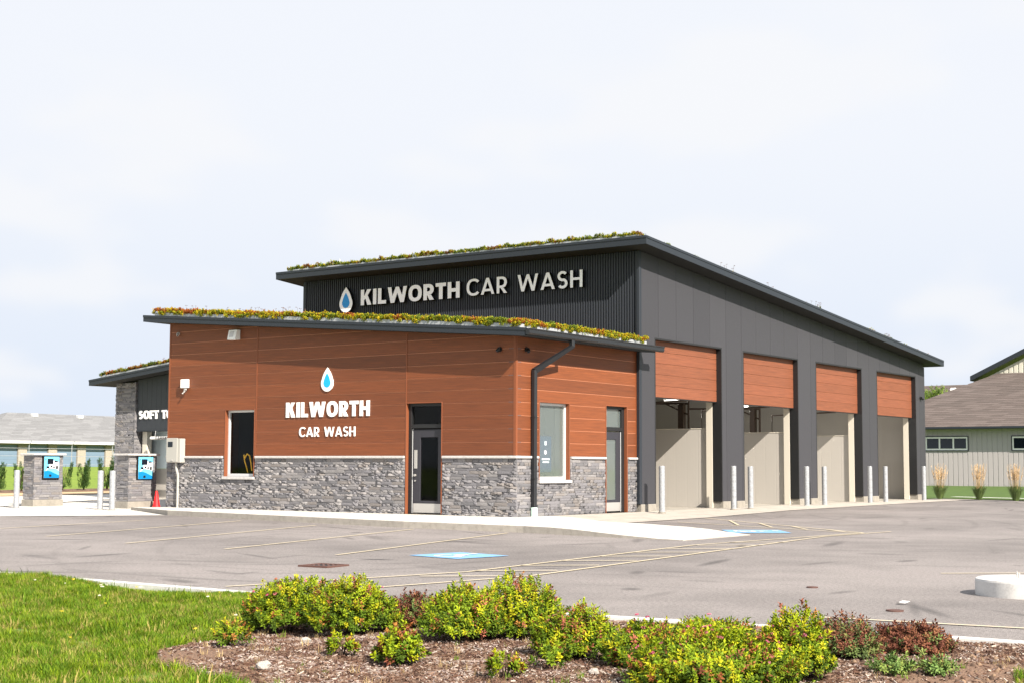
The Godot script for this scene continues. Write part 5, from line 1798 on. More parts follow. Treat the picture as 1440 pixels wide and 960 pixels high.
# ------------------------------------------------------------------ planted island in front
var bed_poly: PackedVector2Array
func build_island() -> void:
	bed_poly = P([9.6, 17.82, 11.3, 19.4, 11.85, 20.5, 12.25, 21.3, 12.5, 22.0, 13.0, 22.45, 13.9, 22.65, 14.6, 22.95, 16.0, 23.5, 18.6, 22.5, 18.5, 20.6, 17.85, 19.75, 17.7, 19.1, 18.3, 18.0, 18.6, 16.98, 16.45, 17.05, 13.04, 17.52])
	setting("planting_bed", sheet(bed_poly, bed, 0.2), M.soil, "mulched planting bed with bare soil patches", "planting bed")
	var left := P([-40, 18.26, -20, 18.11, 4.7, 17.86, 9.6, 17.82, 11.3, 19.4, 11.85, 20.5, 12.25, 21.3, 12.5, 22.0, 13.0, 22.45, 13.9, 22.65, 14.6, 22.95, 16.0, 23.5, 18.6, 22.5, 18.8, 40, -40, 40])
	setting("lawn", sheet(left, bed, 1.0), M.lawn, "rough lawn on the left of the planted island", "lawn")
	var right := P([18.6, 16.98, 20, 16.87, 45, 17.17, 45, 40, 18.8, 40, 18.6, 22.5, 18.5, 20.6, 17.85, 19.75, 17.7, 19.1, 18.3, 18.0])
	setting("lawn", sheet(right, bed, 1.0), M.lawn, "rough lawn on the right of the planted island", "lawn")
	var r := RandomNumberGenerator.new()
	r.seed = 101
	# grass
	var tufts := []
	for v in 3:
		var st := S()
		for b in 11:
			var a := r.randf() * TAU
			var base := Vector3(r.randf_range(-0.022, 0.022), -0.01, r.randf_range(-0.022, 0.022))
			var h := r.randf_range(0.03, 0.075)
			var lean := Vector3(cos(a), 0, sin(a)) * h * r.randf_range(0.2, 0.9)
			var sd := Vector3(-sin(a), 0, cos(a)) * r.randf_range(0.0016, 0.003)
			var mid := base + Vector3(0, h * 0.62, 0) + lean * 0.35
			var tip := base + Vector3(0, h, 0) + lean
			var nn := sd.cross(tip - base).normalized()
			face(st, [base - sd, base + sd, mid + sd * 0.8, mid - sd * 0.8], nn)
			face(st, [mid - sd * 0.8, mid + sd * 0.8, tip], nn)
		tufts.append(done(st))
	var zone := FastNoiseLite.new()
	zone.seed = 12
	zone.frequency = 0.9
	var xfs := [[], [], []]
	var cols := [[], [], []]
	var areas := [[P([3.0, 17.9, 9.6, 17.84, 11.4, 19.3, 11.95, 20.45, 12.35, 21.25, 12.6, 22.0, 13.05, 22.4, 13.95, 22.6, 14.7, 22.9, 14.4, 24.4, 12.4, 24.6, 3.0, 18.6]), 52000], [P([18.55, 17.05, 20.5, 17.0, 20.5, 21.0, 18.45, 20.7, 17.8, 19.75, 17.62, 19.1, 18.2, 18.0]), 7000]]
	for ar in areas:
		var poly: PackedVector2Array = ar[0]
		var lo := poly[0]
		var hi := poly[0]
		for p in poly:
			lo = Vector2(minf(lo.x, p.x), minf(lo.y, p.y))
			hi = Vector2(maxf(hi.x, p.x), maxf(hi.y, p.y))
		var made := 0
		while made < ar[1]:
			var p := Vector2(r.randf_range(lo.x, hi.x), r.randf_range(lo.y, hi.y))
			if not Geometry2D.is_point_in_polygon(p, poly):
				continue
			made += 1
			var v := zone.get_noise_2d(p.x * 1.6, p.y * 1.6)
			if v < -0.34 and r.randf() < 0.6:
				continue
			var k := r.randi() % 3
			var s := r.randf_range(0.7, 1.3) * (1.0 + v * 0.5)
			if r.randf() < 0.006:
				s *= 1.9
			if p.y < 18.5 and p.x > 6.0 and p.x < 12.0:
				s *= 0.62
			xfs[k].append(Transform3D(Basis(Vector3.UP, r.randf() * TAU).scaled(Vector3(s, s, s)), Vector3(p.x, bed(p.x, p.y), p.y)))
			var c: Color
			var q := r.randf() + v * 0.3
			if q < 0.16:
				c = Color(0.31, 0.25, 0.08)
			elif q < 0.45:
				c = Color(0.16, 0.225, 0.01)
			else:
				c = Color(0.08, 0.15, 0.008)
			cols[k].append(pick([c], r, 0.3))
	var wx := []
	var wc := []
	for i in 40:
		var p := Vector2(r.randf_range(6.0, 13.0), r.randf_range(18.3, 23.5))
		if not Geometry2D.is_point_in_polygon(p, bed_poly):
			wx.append(Transform3D(aim(Vector3.UP, r.randf() * TAU, r.randf_range(0.8, 1.2)), Vector3(p.x, bed(p.x, p.y) + 0.07, p.y)))
			wc.append(Color(0.75, 0.72, 0.6) if r.randf() < 0.7 else Color(0.6, 0.5, 0.05))
	var clover := scatter(self, "clover", flower, M.leaf, wx, wc)
	tag(clover, "white and yellow clover heads scattered in the front lawn", "clover")
	# dry wisps and weeds that come up through the mulch
	for i in 260:
		var p := Vector2(r.randf_range(12.0, 18.0), r.randf_range(18.6, 22.6))
		if Geometry2D.is_point_in_polygon(p, bed_poly):
			var k := r.randi() % 3
			var s := r.randf_range(0.5, 1.3)
			xfs[k].append(Transform3D(Basis(Vector3.UP, r.randf() * TAU).scaled(Vector3(s, s, s)), Vector3(p.x, bed(p.x, p.y), p.y)))
			cols[k].append(pick([Color(0.36, 0.27, 0.14), Color(0.3, 0.22, 0.11), Color(0.12, 0.19, 0.02)], r, 0.3))
	for k in 3:
		var o := scatter(self, "grass", tufts[k], M.leaf, xfs[k], cols[k])
		tag(o, "rough green grass blades on the front island, straw mixed in" if k == 0 else "rough green grass blades on the front island", "grass", "grass of the front island")
	# mulch chips
	var chip := bx(Vector3(-0.5, 0, -0.5), Vector3(0.5, 1, 0.5))
	var cx := []
	var cc := []
	var made := 0
	while made < 80000:
		var p := Vector2(r.randf_range(10.5, 18.6), r.randf_range(17.6, 23.4))
		made += 1
		if not Geometry2D.is_point_in_polygon(p, bed_poly):
			continue
		var bare := Vector2(p.x - 17.6, p.y - 19.6).length() < 0.7 or Vector2(p.x - 12.95, p.y - 22.0).length() < 0.33
		if bare and r.randf() < 0.85:
			continue
		var L := 0.01 + 0.045 * pow(r.randf(), 1.8)
		var b := Basis(Vector3.UP, r.randf() * TAU) * Basis(Vector3.BACK, r.randf_range(-0.5, 0.5))
		cx.append(Transform3D(b.scaled_local(Vector3(L, r.randf_range(0.003, 0.008), r.randf_range(0.003, 0.009))), Vector3(p.x, bed(p.x, p.y) + r.randf_range(0.0, 0.008), p.y)))
		var dk := zone.get_noise_2d(p.x * 2.4 + 40.0, p.y * 2.4) + r.randf_range(-0.25, 0.25)
		cc.append(pick([Color(0.11, 0.06, 0.04), Color(0.17, 0.10, 0.07), Color(0.08, 0.045, 0.035), Color(0.22, 0.15, 0.11)] if dk > 0.08 else [Color(0.15, 0.085, 0.06), Color(0.23, 0.15, 0.11), Color(0.33, 0.26, 0.22), Color(0.09, 0.05, 0.04), Color(0.45, 0.39, 0.34), Color(0.28, 0.22, 0.2)], r))
	var mu := scatter(self, "mulch", chip, M.leaf, cx, cc)
	tag(mu, "shredded bark mulch on the planting bed", "mulch")
	# clods of soil along the right of the bed
	var clod := S()
	clod.set_smooth_group(0)
	for q in blob(0.5, 31):
		face(clod, q, q[0] + q[1] + q[2])
	var clodm := done(clod)
	var dx := []
	var dc := []
	for i in 900:
		var p := Vector2(r.randf_range(16.2, 18.3), r.randf_range(17.2, 19.9))
		if Geometry2D.is_point_in_polygon(p, bed_poly):
			dx.append(Transform3D(Basis(Vector3.UP, r.randf() * TAU).scaled(Vector3.ONE * (0.008 + 0.035 * pow(r.randf(), 2.0))), Vector3(p.x, bed(p.x, p.y), p.y)))
			dc.append(pick([Color(0.14, 0.09, 0.065), Color(0.22, 0.15, 0.10), Color(0.09, 0.06, 0.045)], r))
	var cl := scatter(self, "clods", clodm, M.leaf, dx, dc)
	tag(cl, "dark soil clods at the right of the planting bed", "soil")
	# stones lying in the bed
	for s in [[13.8, 22.15, 0.11, "pale grey stone at the lawn edge of the mulch bed"], [13.06, 20.98, 0.085, "cream stone below the left pair of spirea shrubs"], [13.75, 20.62, 0.09, "cream stone half hidden behind the small yellow shrub"], [15.75, 21.3, 0.07, "white flat stone near the bottom of the mulch bed"]]:
		var st := S()
		for q in blob(0.5, int(s[0] * 100)):
			face(st, q, q[0] + q[1] + q[2])
		var o := thing("bed_stone", s[3], "stone", Vector3(s[0], bed(s[0], s[1]) + 0.01, s[1]), r.randf() * 6.0)
		part(o, "stone_body", done(st), M.rock, Transform3D(Basis.from_scale(Vector3(s[2], s[2] * 0.65, s[2] * 0.75)), Vector3(0, s[2] * 0.1, 0)))
	build_shrubs()

# triangles of a lumpy pebble of about that radius
func blob(rad: float, sd: int) -> Array:
	var n := FastNoiseLite.new()
	n.seed = sd
	n.frequency = 0.9
	var rings := []
	for i in 6:
		var th := PI * i / 5.0
		var ring := []
		for k in 8:
			var ph := TAU * k / 8.0
			var d := Vector3(sin(th) * cos(ph), cos(th), sin(th) * sin(ph))
			ring.append(d * rad * (1.0 + 0.45 * n.get_noise_3dv(d * 1.4)))
		rings.append(ring)
	var out := []
	for i in 5:
		for k in 8:
			var j := (k + 1) % 8
			if i > 0:
				out.append([rings[i][k], rings[i][j], rings[i + 1][k]])
			if i < 4:
				out.append([rings[i][j], rings[i + 1][j], rings[i + 1][k]])
	return out

func build_shrubs() -> void:
	var r := RandomNumberGenerator.new()
	r.seed = 55
	sprigs = [sprig_mesh(12, 0.07, 0.03, 0.2, r), sprig_mesh(13, 0.066, 0.029, 0.22, r), sprig_mesh(11, 0.075, 0.032, 0.19, r), sprigs[3]]
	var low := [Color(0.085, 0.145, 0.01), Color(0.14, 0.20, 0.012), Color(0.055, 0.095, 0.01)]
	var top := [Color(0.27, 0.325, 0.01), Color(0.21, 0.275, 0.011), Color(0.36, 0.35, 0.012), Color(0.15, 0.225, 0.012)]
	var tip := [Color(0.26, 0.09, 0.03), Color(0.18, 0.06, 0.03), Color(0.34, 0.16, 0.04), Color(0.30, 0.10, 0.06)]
	var grp := "spirea shrubs in the front bed"
	var defs := [
		["large yellow-green spirea at the left end of the bed, beside the lawn", 12.16, 20.25, 0.68, 0.44, 900, 0.1, 7, 0],
		["yellow-green spirea with reddish top, touching the large left one", 12.86, 20.25, 0.70, 0.42, 900, 0.18, 8, 1],
		["tall yellow-green spirea in the middle, right of the brownish gap", 14.05, 20.4, 0.56, 0.36, 900, 0.12, 3, 2],
		["yellow-green spirea behind the small seedling's right, second of the middle pair", 14.25, 19.95, 0.60, 0.36, 760, 0.14, 4, 5],
		["spirea with spent brown flower heads left of the densest clump", 15.15, 20.6, 0.52, 0.31, 760, 0.16, 8, 6],
		["spirea with rusty tips between the middle pair and the front clump", 15.75, 20.7, 0.54, 0.33, 760, 0.2, 9, 8],
		["widest yellow spirea at the bottom edge of the view, pink flowers", 16.5, 21.25, 0.92, 0.36, 1500, 0.16, 16, 9],
		["low yellow-green spirea seen behind the widest one", 15.78, 19.8, 0.50, 0.28, 600, 0.14, 4, 10],
		["tall rounded bright yellow spirea at the right end of the row", 16.68, 20.45, 0.52, 0.35, 900, 0.12, 8, 12]]
	for d in defs:
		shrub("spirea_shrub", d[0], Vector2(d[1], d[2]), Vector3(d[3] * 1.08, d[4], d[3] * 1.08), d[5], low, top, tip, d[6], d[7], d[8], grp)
	var bl := [Color(0.12, 0.17, 0.05), Color(0.09, 0.13, 0.045), Color(0.17, 0.2, 0.06)]
	var br := [Color(0.17, 0.065, 0.04), Color(0.12, 0.045, 0.03), Color(0.22, 0.10, 0.05)]
	shrub("withered_shrub", "low brown-red shrub in the gap between left and middle spireas", Vector2(13.1, 19.75), Vector3(0.55, 0.26, 0.45), 460, bl + br, br + bl, br, 0.45, 0, 13, "", 0.5)
	shrub("withered_shrub", "half-brown shrub with green base right of the tall yellow spirea", Vector2(16.55, 19.46), Vector3(0.48, 0.21, 0.42), 520, bl, br + bl, br, 0.45, 2, 14, "", 0.5)
	shrub("withered_shrub", "brown dried shrub at the right end of the bed, near the kerb", Vector2(16.77, 18.72), Vector3(0.52, 0.17, 0.4), 520, bl + br, br, br, 0.7, 2, 16, "", 0.5)
	# seedlings and low green sprawlers
	for d in [["small yellow seedling shrub at the lawn edge of the mulch", 12.88, 21.55, 0.26, 0.16, 64], ["tiny rusty seedling left of the small yellow shrub", 13.79, 21.4, 0.18, 0.13, 26], ["small yellow-green shrub alone in the open mulch", 14.3, 21.4, 0.27, 0.21, 110], ["small leggy sprout at the bottom edge of the mulch", 15.3, 21.6, 0.2, 0.13, 26], ["small yellow-green sprout above the lone mulch shrub", 13.95, 20.95, 0.2, 0.15, 34], ["thin sprout in front of the spent-flower spirea", 15.35, 21.15, 0.24, 0.16, 30]]:
		shrub("shrub_seedling", d[0], Vector2(d[1], d[2]), Vector3(d[3], d[4], d[3]), d[5], low, top, tip, 0.3, 0, 17 + int(d[5]), "", 0.6)
	var gl := [Color(0.14, 0.22, 0.06), Color(0.10, 0.17, 0.045), Color(0.19, 0.25, 0.06)]
	shrub("low_shrub", "low green sprawling plant at the right, left one of two", Vector2(17.12, 19.95), Vector3(0.2, 0.08, 0.17), 60, gl, gl, br, 0.06, 0, 41, "", 0.6)
	shrub("low_shrub", "low green sprawling plant with brown middle, nearest the bare soil", Vector2(17.3, 19.72), Vector3(0.19, 0.08, 0.16), 55, gl, gl, br, 0.2, 0, 42, "", 0.6)

# ------------------------------------------------------------------ background
func courses(parent: Node3D, a: Vector3, b: Vector3, c: Vector3, d: Vector3, n: int, kind: String, thick := 0.022) -> void:
	# a-b along the eave, d-c along the ridge above it
	var nn := (b - a).cross(d - a).normalized()
	if nn.y < 0.0:
		nn = -nn
	var sts := [S(), S(), S(), S()]
	for i in n:
		var t0 := float(i) / n
		var t1 := (i + 1.15) / n if i < n - 1 else 1.0
		var p := a.lerp(d, t0)
		var q := b.lerp(c, t0)
		var p1 := a.lerp(d, t1)
		var q1 := b.lerp(c, t1)
		var m := int(maxf(1.0, p.distance_to(q) / 0.75))
		for k in m:
			var u0 := float(k) / m
			var u1 := float(k + 1) / m
			var h := thick * rng.randf_range(0.75, 1.1)
			var e := [p.lerp(q, u0), p.lerp(q, u1), p1.lerp(q1, u1), p1.lerp(q1, u0)]
			hexa(sts[rng.randi() % 4], e, [e[0] + nn * h, e[1] + nn * h, e[2] + nn * 0.012, e[3] + nn * 0.012])
	for k in 4:
		var o := part(parent, "shingles", done(sts[k]), M["%s%d" % [kind, k]])
		o.set_meta("kind", "stuff")

func build_storage() -> void:
	var o := thing("storage_building", "long low block storage building with blue doors and grey hip roof", "building")
	var idx := Transform3D.IDENTITY
	var xf := in_xf(Vector3(-54.4, 0, -23.0), Vector3.FORWARD, Vector3.RIGHT)
	var holes := []
	var xs := [0.0]
	for i in 14:
		var u := 0.78 + i * 2.15
		holes.append(rect(u, -1, u + 1.53, 2.38))
		xs.append(u)
		xs.append(u + 1.53)
	xs.append(31.5)
	backing(o, "wall", xs, rect(0, 0, 31.5, 2.62), holes, Vector3(-54.6, 0, -23.0), Vector3.FORWARD, Vector3.RIGHT, 0.2, M.block_wall)
	lb(o, "wall", idx, Vector3(-62.6, 0, -23.2), Vector3(-54.61, 2.62, -23.0), M.block_wall, 0)
	for i in 14:
		var u := 0.78 + i * 2.15
		var d := lb(o, "roller_door", xf, Vector3(u, 0, -0.16), Vector3(u + 1.53, 0.3, -0.12), M.blue_door)
		for k in 7:
			lb(d, "slat", xf, Vector3(u, 0.303 + k * 0.3, -0.16), Vector3(u + 1.53, 0.6 + k * 0.3, -0.125), M.blue_door, 0.012)
	var e := 2.6
	var ridge := 4.43
	var A := Vector3(-54.0, e, -22.6)
	var B := Vector3(-54.0, e, -55.0)
	var C := Vector3(-58.4, ridge, -50.5)
	var D := Vector3(-58.4, ridge, -27.3)
	var A2 := Vector3(-62.8, e, -22.6)
	var B2 := Vector3(-62.8, e, -55.0)
	var st := S()
	for q in [[A, B, C, D], [A2, B2, C, D]]:
		face(st, q, Vector3.UP)
	face(st, [A, A2, D], Vector3.UP)
	face(st, [A, B, B2, A2], Vector3.DOWN)
	var rf := part(o, "roof", done(st), M.grey_shingle1)
	courses(rf, A, B, C, D, 17, "grey_shingle")
	courses(rf, A2, A, D, D + Vector3(-0.01, 0, 0), 17, "grey_shingle")
	lb(rf, "eave_board", idx, Vector3(-54.02, e - 0.14, -55.0), Vector3(-53.98, e + 0.02, -22.58), M.silver, 0)
	lb(rf, "eave_board", idx, Vector3(-62.8, e - 0.14, -22.6), Vector3(-54.03, e + 0.02, -22.56), M.silver, 0)
	for z in [-28.9, -32.4, -35.5, -39.0]:
		lb(rf, "roof_vent", idx, Vector3(-58.0, ridge - 0.25, z - 0.2), Vector3(-57.7, ridge - 0.02, z + 0.2), M.silver, 0.03)
	# chain-link fence before it
	var f := thing("chain_fence", "thin wire fence with angled post tops before the storage units", "fence")
	for i in 12:
		var z := -18.0 - i * 3.0
		st = S()
		tube(st, [Vector3(-51.6, 0.5, z), Vector3(-51.6, 2.3, z), Vector3(-51.35, 2.6, z)], 0.03, 0.025, 6)
		part(f, "post", done(st), M.galvanised)
	for y in [1.2, 1.7, 2.15]:
		st = S()
		tube(st, [Vector3(-51.6, y, -17.0), Vector3(-51.6, y, -52.0)], 0.014, 0.014, 5)
		part(f, "rail", done(st), M.galvanised)

func build_right() -> void:
	var o := thing("sided_building", "pale green-grey sided building with brown hip roof at the right", "building")
	var idx := Transform3D.IDENTITY
	var zf := -55.7
	lb(o, "wall", idx, Vector3(-14.2, 0.0, zf - 0.3), Vector3(10.0, 3.55, zf - 0.04), M.siding, 0)
	lb(o, "wall", idx, Vector3(-14.2, 0.0, zf - 14.0), Vector3(-13.95, 3.55, zf - 0.31), M.siding, 0)
	var wall := rect(-14.2, 0.1, 10.0, 3.55)
	var holes := []
	for b in 4:
		holes.append(rect(-10.02 + b * 5.05, 2.27, -7.53 + b * 5.05, 3.04))
	var x := -14.2
	while x < 10.0:
		for pg in cut(rect(x, 0, x + 0.235, 5), wall, holes):
			var st := S()
			slab(st, pg, Vector3(0, 0, zf - 0.04), Vector3.RIGHT, Vector3.UP, Vector3.BACK, 0.016)
			part(o, "siding_board", done(st), M.siding)
		x += 0.29
	for b in 4:
		var x0 := -10.02 + b * 5.05
		var w := lb(o, "window", idx, Vector3(x0 - 0.05, 2.22, zf - 0.035), Vector3(x0 + 2.54, 2.27, zf + 0.03), M.fascia, 0)
		lb(w, "frame", idx, Vector3(x0 - 0.05, 3.04, zf - 0.035), Vector3(x0 + 2.54, 3.09, zf + 0.03), M.fascia, 0)
		lb(w, "frame", idx, Vector3(x0 - 0.05, 2.271, zf - 0.035), Vector3(x0, 3.039, zf + 0.03), M.fascia, 0)
		lb(w, "frame", idx, Vector3(x0 + 2.49, 2.271, zf - 0.035), Vector3(x0 + 2.54, 3.039, zf + 0.03), M.fascia, 0)
		for q in [[0.001, 0.0, 2.489, 0.09], [0.001, 0.68, 2.489, 0.769], [0.001, 0.091, 0.08, 0.679], [2.41, 0.091, 2.489, 0.679], [0.79, 0.091, 0.88, 0.679], [1.61, 0.091, 1.7, 0.679]]:
			lb(w, "sash", idx, Vector3(x0 + q[0], 2.27 + q[1], zf - 0.03), Vector3(x0 + q[2], 2.27 + q[3], zf + 0.015), M.white_paint, 0)
		for q in [[0.08, 0.79], [0.88, 1.61], [1.7, 2.41]]:
			lb(w, "pane", idx, Vector3(x0 + q[0], 2.361, zf - 0.03), Vector3(x0 + q[1], 2.949, zf - 0.01), M.far_glass, 0)
	# roof
	var A := Vector3(-14.6, 3.6, -55.2)
	var B := Vector3(12.0, 3.6, -55.2)
	var t := 6.9
	var D := Vector3(-14.6 + t, 3.6 + t * 0.5, -55.2 - t)
	var C := Vector3(12.0, 3.6 + t * 0.5, -55.2 - t)
	var E2 := Vector3(-14.6, 3.6, -55.2 - t * 2.0)
	var st := S()
	face(st, [A, B, C, D], Vector3.UP)
	face(st, [A, D, E2], Vector3(-1, 1, 0))
	face(st, [A, B, Vector3(12, 3.6, -69), E2], Vector3.DOWN)
	var rf := part(o, "roof", done(st), M.shingle0)
	courses(rf, A, B, C, D, 30, "shingle", 0.024)
	courses(rf, A, E2, D + Vector3(0, 0, -0.01), D, 30, "shingle", 0.024)
	lb(rf, "eave_gutter", idx, Vector3(-14.6, 3.47, -55.2), Vector3(12.0, 3.6, -55.08), M.fascia, 0.02)
	lb(rf, "soffit", idx, Vector3(-14.6, 3.55, -55.72), Vector3(12.0, 3.575, -55.21), M.white_siding, 0)
	# gable above
	var gz := -62.2
	st = S()
	slab(st, P([-8.9, 6.6, 6.6, 6.6, 6.6, 6.7, -1.2, 10.3]), Vector3(0, 0, gz - 0.2), Vector3.RIGHT, Vector3.UP, Vector3.BACK, 0.2)
	var gw := part(o, "gable_wall", done(st), M.white_siding)
	x = -8.8
	while x < 6.5:
		for pg in cut(rect(x, 0, x + 0.2, 12), P([-8.9, 6.6, 6.6, 6.6, 6.6, 6.7, -1.2, 10.25]), []):
			st = S()
			slab(st, pg, Vector3(0, 0, gz), Vector3.RIGHT, Vector3.UP, Vector3.BACK, 0.035)
			part(gw, "siding_board", done(st), M.white_siding)
		x += 0.3
	for s in [-1.0, 1.0]:
		st = S()
		var p0 := Vector3(-1.2 + s * 8.1, 6.62, gz + 0.45)
		var p1 := Vector3(-1.2, 10.45, gz + 0.45)
		var bk := Vector3(0, 0, -9.0)
		hexa(st, [p0, p1, p1 + bk, p0 + bk], [p0 + Vector3(0, 0.3, 0), p1 + Vector3(0, 0.3, 0), p1 + bk + Vector3(0, 0.3, 0), p0 + bk + Vector3(0, 0.3, 0)])
		part(gw, "gable_roof", done(st), M.fascia)
	# distant house
	var h := thing("distant_house", "distant house with dark hip roof and two skylights behind the tree", "house")
	lb(h, "wall", idx, Vector3(-38.0, 0.0, -122.0), Vector3(-21.5, 5.4, -110.0), M.brick_house, 0)
	var a := Vector3(-38.6, 5.3, -109.4)
	var b := Vector3(-20.9, 5.3, -109.4)
	var c := Vector3(-26.2, 9.5, -116.0)
	var d := Vector3(-33.0, 9.5, -116.0)
	st = S()
	face(st, [a, b, c, d], Vector3.UP)
	face(st, [b, Vector3(-20.9, 5.3, -122.6), c], Vector3(1, 1, 0))
	face(st, [a, Vector3(-38.6, 5.3, -122.6), d], Vector3(-1, 1, 0))
	var hr := part(h, "roof", done(st), M.shingle3)
	courses(hr, a, b, c, d, 22, "shingle", 0.028)
	courses(hr, b, Vector3(-20.9, 5.3, -122.6), c + Vector3(0, 0, -0.02), c, 22, "shingle", 0.028)
	for k in 2:
		var u: float = [0.62, 0.76][k]
		var base: Vector3 = d.lerp(c, u).lerp(a.lerp(b, u), 0.12)
		var up := Vector3(0, 0.5, -0.8).normalized()
		st = S()
		box(st, Vector3(-0.26, -0.22, 0.0), Vector3(0.26, 0.22, 0.1), 0.02, Transform3D(Basis(Vector3.RIGHT, up, Vector3.RIGHT.cross(up)), base))
		part(hr, "skylight", done(st), M.white_paint)
	tree("garden_tree", "leafy green tree between the hall's far corner and the distant house", Vector3(-18.0, 0.0, -80.0), 7.3, 1.9, 7)

func tree(called: String, label: String, at: Vector3, height: float, spread: float, sd: int) -> void:
	var r := RandomNumberGenerator.new()
	r.seed = sd
	var o := thing(called, label, "tree", at)
	var st := S()
	tube(st, [Vector3(0, -0.1, 0), Vector3(0.05, height * 0.3, 0), Vector3(0, height * 0.6, 0.05), Vector3(0.05, height * 0.9, 0)], height * 0.025, 0.02, 8)
	part(o, "trunk", done(st), M.bark)
	st = S()
	var hubs := []
	for i in 16:
		var a := r.randf() * TAU
		var y := height * r.randf_range(0.38, 0.92)
		var rad := spread * r.randf_range(0.35, 0.95) * (1.0 - 0.5 * absf(y / height - 0.6))
		var e := Vector3(cos(a) * rad, y, sin(a) * rad)
		tube(st, [Vector3(0, y * 0.72, 0), Vector3(e.x * 0.5, y * 0.9, e.z * 0.5), e], 0.05, 0.012, 5, false)
		hubs.append(e)
	part(o, "limbs", done(st), M.bark)
	var xfs := []
	var cols := []
	for i in 4200:
		var hb: Vector3 = hubs[r.randi() % hubs.size()]
		var d := Vector3(r.randfn(), r.randfn() * 0.7, r.randfn()) * spread * 0.2
		xfs.append(Transform3D(aim(d + Vector3.UP * 0.4, r.randf() * TAU, r.randf_range(2.6, 4.4)), hb + d))
		cols.append(pick([Color(0.14, 0.21, 0.035), Color(0.09, 0.15, 0.03), Color(0.19, 0.26, 0.05)], r, 0.35))
	scatter(o, "crown", sprigs[0], M.leaf, xfs, cols)

func build_far_plants() -> void:
	var r := RandomNumberGenerator.new()
	r.seed = 88
	# young evergreens in the mulch strip: one built, the rest copies
	var labels := ["young upright evergreen in the mulch strip, just right of the outer pay station", "young upright evergreen midway between the two pay stations", "young upright evergreen behind the pair of bollards", "young upright evergreen half hidden behind the outer pay station", "young upright evergreen at the far left of the mulch strip"]
	var zs := [-11.0, -12.1, -13.35, -8.95, -7.9]
	var first: Node3D = null
	for i in 5:
		var o: Node3D
		if first == null:
			o = thing("young_evergreen", labels[0], "shrub", Vector3.ZERO, 0.0, "young evergreens in the mulch strip")
			var st := S()
			for k in 5:
				tube(st, [Vector3(0, -0.05, 0), Vector3(r.randf_range(-0.1, 0.1), 0.4, r.randf_range(-0.1, 0.1)), Vector3(r.randf_range(-0.25, 0.25), r.randf_range(0.8, 1.2), r.randf_range(-0.25, 0.25))], 0.02, 0.006, 5)
			part(o, "stem", done(st), M.bark)
			var xfs := []
			var cols := []
			var spires := []
			for k in 6:
				spires.append([Vector3(r.randf_range(-0.25, 0.25), 0, r.randf_range(-0.25, 0.25)), r.randf_range(0.7, 1.3)])
			for k in 620:
				var sp: Array = spires[k % 6]
				var t := r.randf()
				var a := r.randf() * TAU
				var rad := 0.16 * sqrt(r.randf()) * (1.15 - t)
				var p: Vector3 = sp[0] * (0.6 + 0.7 * t) + Vector3(cos(a) * rad, 0.06 + t * sp[1], sin(a) * rad)
				xfs.append(Transform3D(aim(Vector3(cos(a) * 0.35, 1.0, sin(a) * 0.35), r.randf() * TAU, r.randf_range(1.2, 2.0)), p))
				cols.append(pick([Color(0.045, 0.10, 0.022), Color(0.07, 0.13, 0.03), Color(0.03, 0.07, 0.018)], r))
			scatter(o, "crown", sprigs[2], M.leaf, xfs, cols)
			first = o
		else:
			o = first.duplicate()
			put(self, o, "young_evergreen")
			o.set_meta("label", labels[i])
		o.position = Vector3(-31.5, lot(-31.5, zs[i]) + 0.05, zs[i])
		o.rotation.y = i * 1.3
		o.scale = Vector3.ONE * [0.95, 1.0, 1.1, 0.9, 0.95][i]
	# feather reed grasses on the back lawn
	var lab2 := ["tan-plumed ornamental grass clump nearest the hall corner", "tan-plumed ornamental grass clump in the middle of the row", "tan-plumed ornamental grass clump at the right, widest base"]
	var ps := [Vector2(0.75, -27.4), Vector2(2.45, -26.85), Vector2(4.05, -26.1)]
	for i in 3:
		var o := thing("ornamental_grass", lab2[i], "ornamental grass", Vector3(ps[i].x, 0.03, ps[i].y), 0.0, "ornamental grasses along the back lawn")
		var st := S()
		for b in 420:
			var a := r.randf() * TAU
			var L := r.randf_range(0.35, 0.75) * (1.1 if i == 2 else 1.0)
			var out := Vector3(cos(a), 0, sin(a)) * L * r.randf_range(0.15, 0.85)
			var b0 := Vector3(cos(a), 0, sin(a)) * r.randf() * 0.1
			var m := b0 + out * 0.45 + Vector3(0, L * 0.65, 0)
			var e := b0 + out + Vector3(0, L * r.randf_range(0.55, 0.9), 0)
			var s := Vector3(-sin(a), 0, cos(a)) * 0.007
			face(st, [b0 - s, b0 + s, m + s, m - s], Vector3.UP)
			face(st, [m - s, m + s, e], Vector3.UP)
		part(o, "blades", done(st), mat("reed_green", srgb(92, 112, 58), 0.6))
		st = S()
		var plume := S()
		for b in 60:
			var a := r.randf() * TAU
			var out := Vector3(cos(a), 0, sin(a)) * (0.03 + r.randf() * 0.3)
			var top := out + Vector3(0, r.randf_range(0.98, 1.36), 0)
			tube(st, [out * 0.2, out * 0.6 + Vector3(0, 0.6, 0), top], 0.0035, 0.0025, 3, false)
			for k in 16:
				var t := r.randf()
				var c := (out * 0.62 + Vector3(0, 0.62, 0)).lerp(top, 0.25 + 0.75 * t)
				var dd := (top - out * 0.8).normalized() * 0.06 + Vector3(r.randf_range(-1, 1), 0.3, r.randf_range(-1, 1)) * 0.016
				var ss := dd.cross(Vector3(r.randf() - 0.5, 0.0, r.randf() - 0.5)).normalized() * 0.0075
				face(plume, [c - ss, c + ss, c + dd], Vector3(ss.z, 0.3, -ss.x))
		part(o, "stalks", done(st), mat("reed_stalk", srgb(176, 150, 104), 0.7))
		part(o, "plumes", done(plume), mat("reed_plume", srgb(196, 168, 130), 0.85))

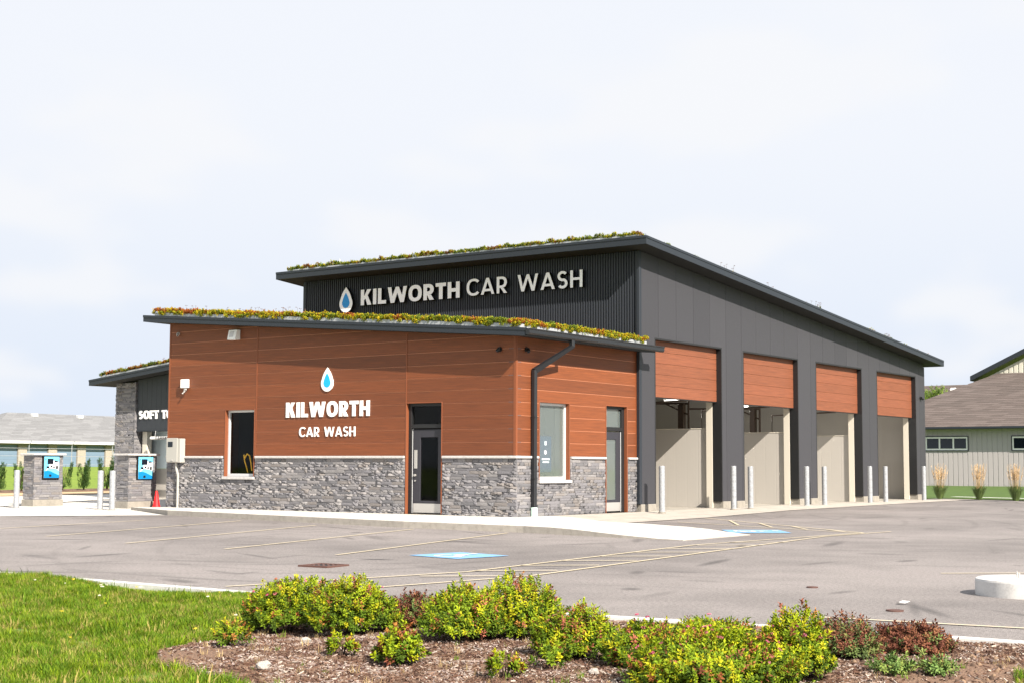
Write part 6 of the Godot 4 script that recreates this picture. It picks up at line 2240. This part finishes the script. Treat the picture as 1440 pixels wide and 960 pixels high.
# ------------------------------------------------------------------ the scene
func _ready() -> void:
	rng.seed = 1
	# camera
	var cam := Camera3D.new()
	var yaw := 0.62138
	var pitch := 0.08467
	var roll := -0.004227
	var f := Vector3(-sin(yaw) * cos(pitch), sin(pitch), -cos(yaw) * cos(pitch))
	var rt := Vector3(cos(yaw), 0, -sin(yaw))
	var up := rt.cross(f)
	var e1 := rt * cos(roll) - up * sin(roll)
	var e2 := rt * sin(roll) + up * cos(roll)
	cam.transform = Transform3D(Basis(e1, e2, -f), Vector3(20.599, 1.2105, 28.943))
	cam.fov = 26.15
	cam.near = 0.05
	cam.far = 4000.0
	add_child(cam)
	cam.current = true
	# sky, exposure
	var we := WorldEnvironment.new()
	var env := Environment.new()
	env.background_mode = Environment.BG_SKY
	var sky := Sky.new()
	sky.sky_material = make_sky()
	env.sky = sky
	env.tonemap_mode = Environment.TONE_MAPPER_LINEAR
	env.tonemap_exposure = 2.4
	env.sdfgi_enabled = true
	env.ssao_enabled = true
	env.ssil_enabled = true
	we.environment = env
	add_child(we)
	# sun
	var sun := DirectionalLight3D.new()
	sun.light_energy = 1.45
	sun.light_color = Color(1.0, 0.96, 0.905)
	sun.light_angular_distance = 0.5
	sun.shadow_enabled = true
	add_child(sun)
	sun.look_at_from_position(Vector3(1.0, 0.83, 0.4) * 50.0, Vector3.ZERO, Vector3.UP)
	make_materials()
	make_stone_shapes()
	var sr := RandomNumberGenerator.new()
	sr.seed = 3
	sprigs = [sprig_mesh(11, 0.075, 0.036, 0.2, sr), null, null, sprig_mesh(12, 0.05, 0.034, 0.26, sr)]
	var fl := S()
	for i in 12:
		var a := sr.randf() * TAU
		var c := Vector3(cos(a), 0.25 * sr.randf(), sin(a)) * 0.016 * sqrt(sr.randf())
		var d := Vector3(sr.randf_range(-1, 1), 1.2, sr.randf_range(-1, 1)).normalized() * 0.01
		var s := d.cross(Vector3(sr.randf(), 0.3, sr.randf())).normalized() * 0.006
		face(fl, [c - s, c + s, c + d], Vector3.UP)
		face(fl, [c - s.rotated(d.normalized(), 1.5), c + s.rotated(d.normalized(), 1.5), c + d], Vector3.UP)
	flower = done(fl)
	build_ground()
	build_lobby()
	build_hall()
	build_soft_bay()
	build_signs()
	build_fixtures()
	build_bollards()
	build_site_things()
	build_storage()
	build_right()
	build_island()
	build_far_plants()
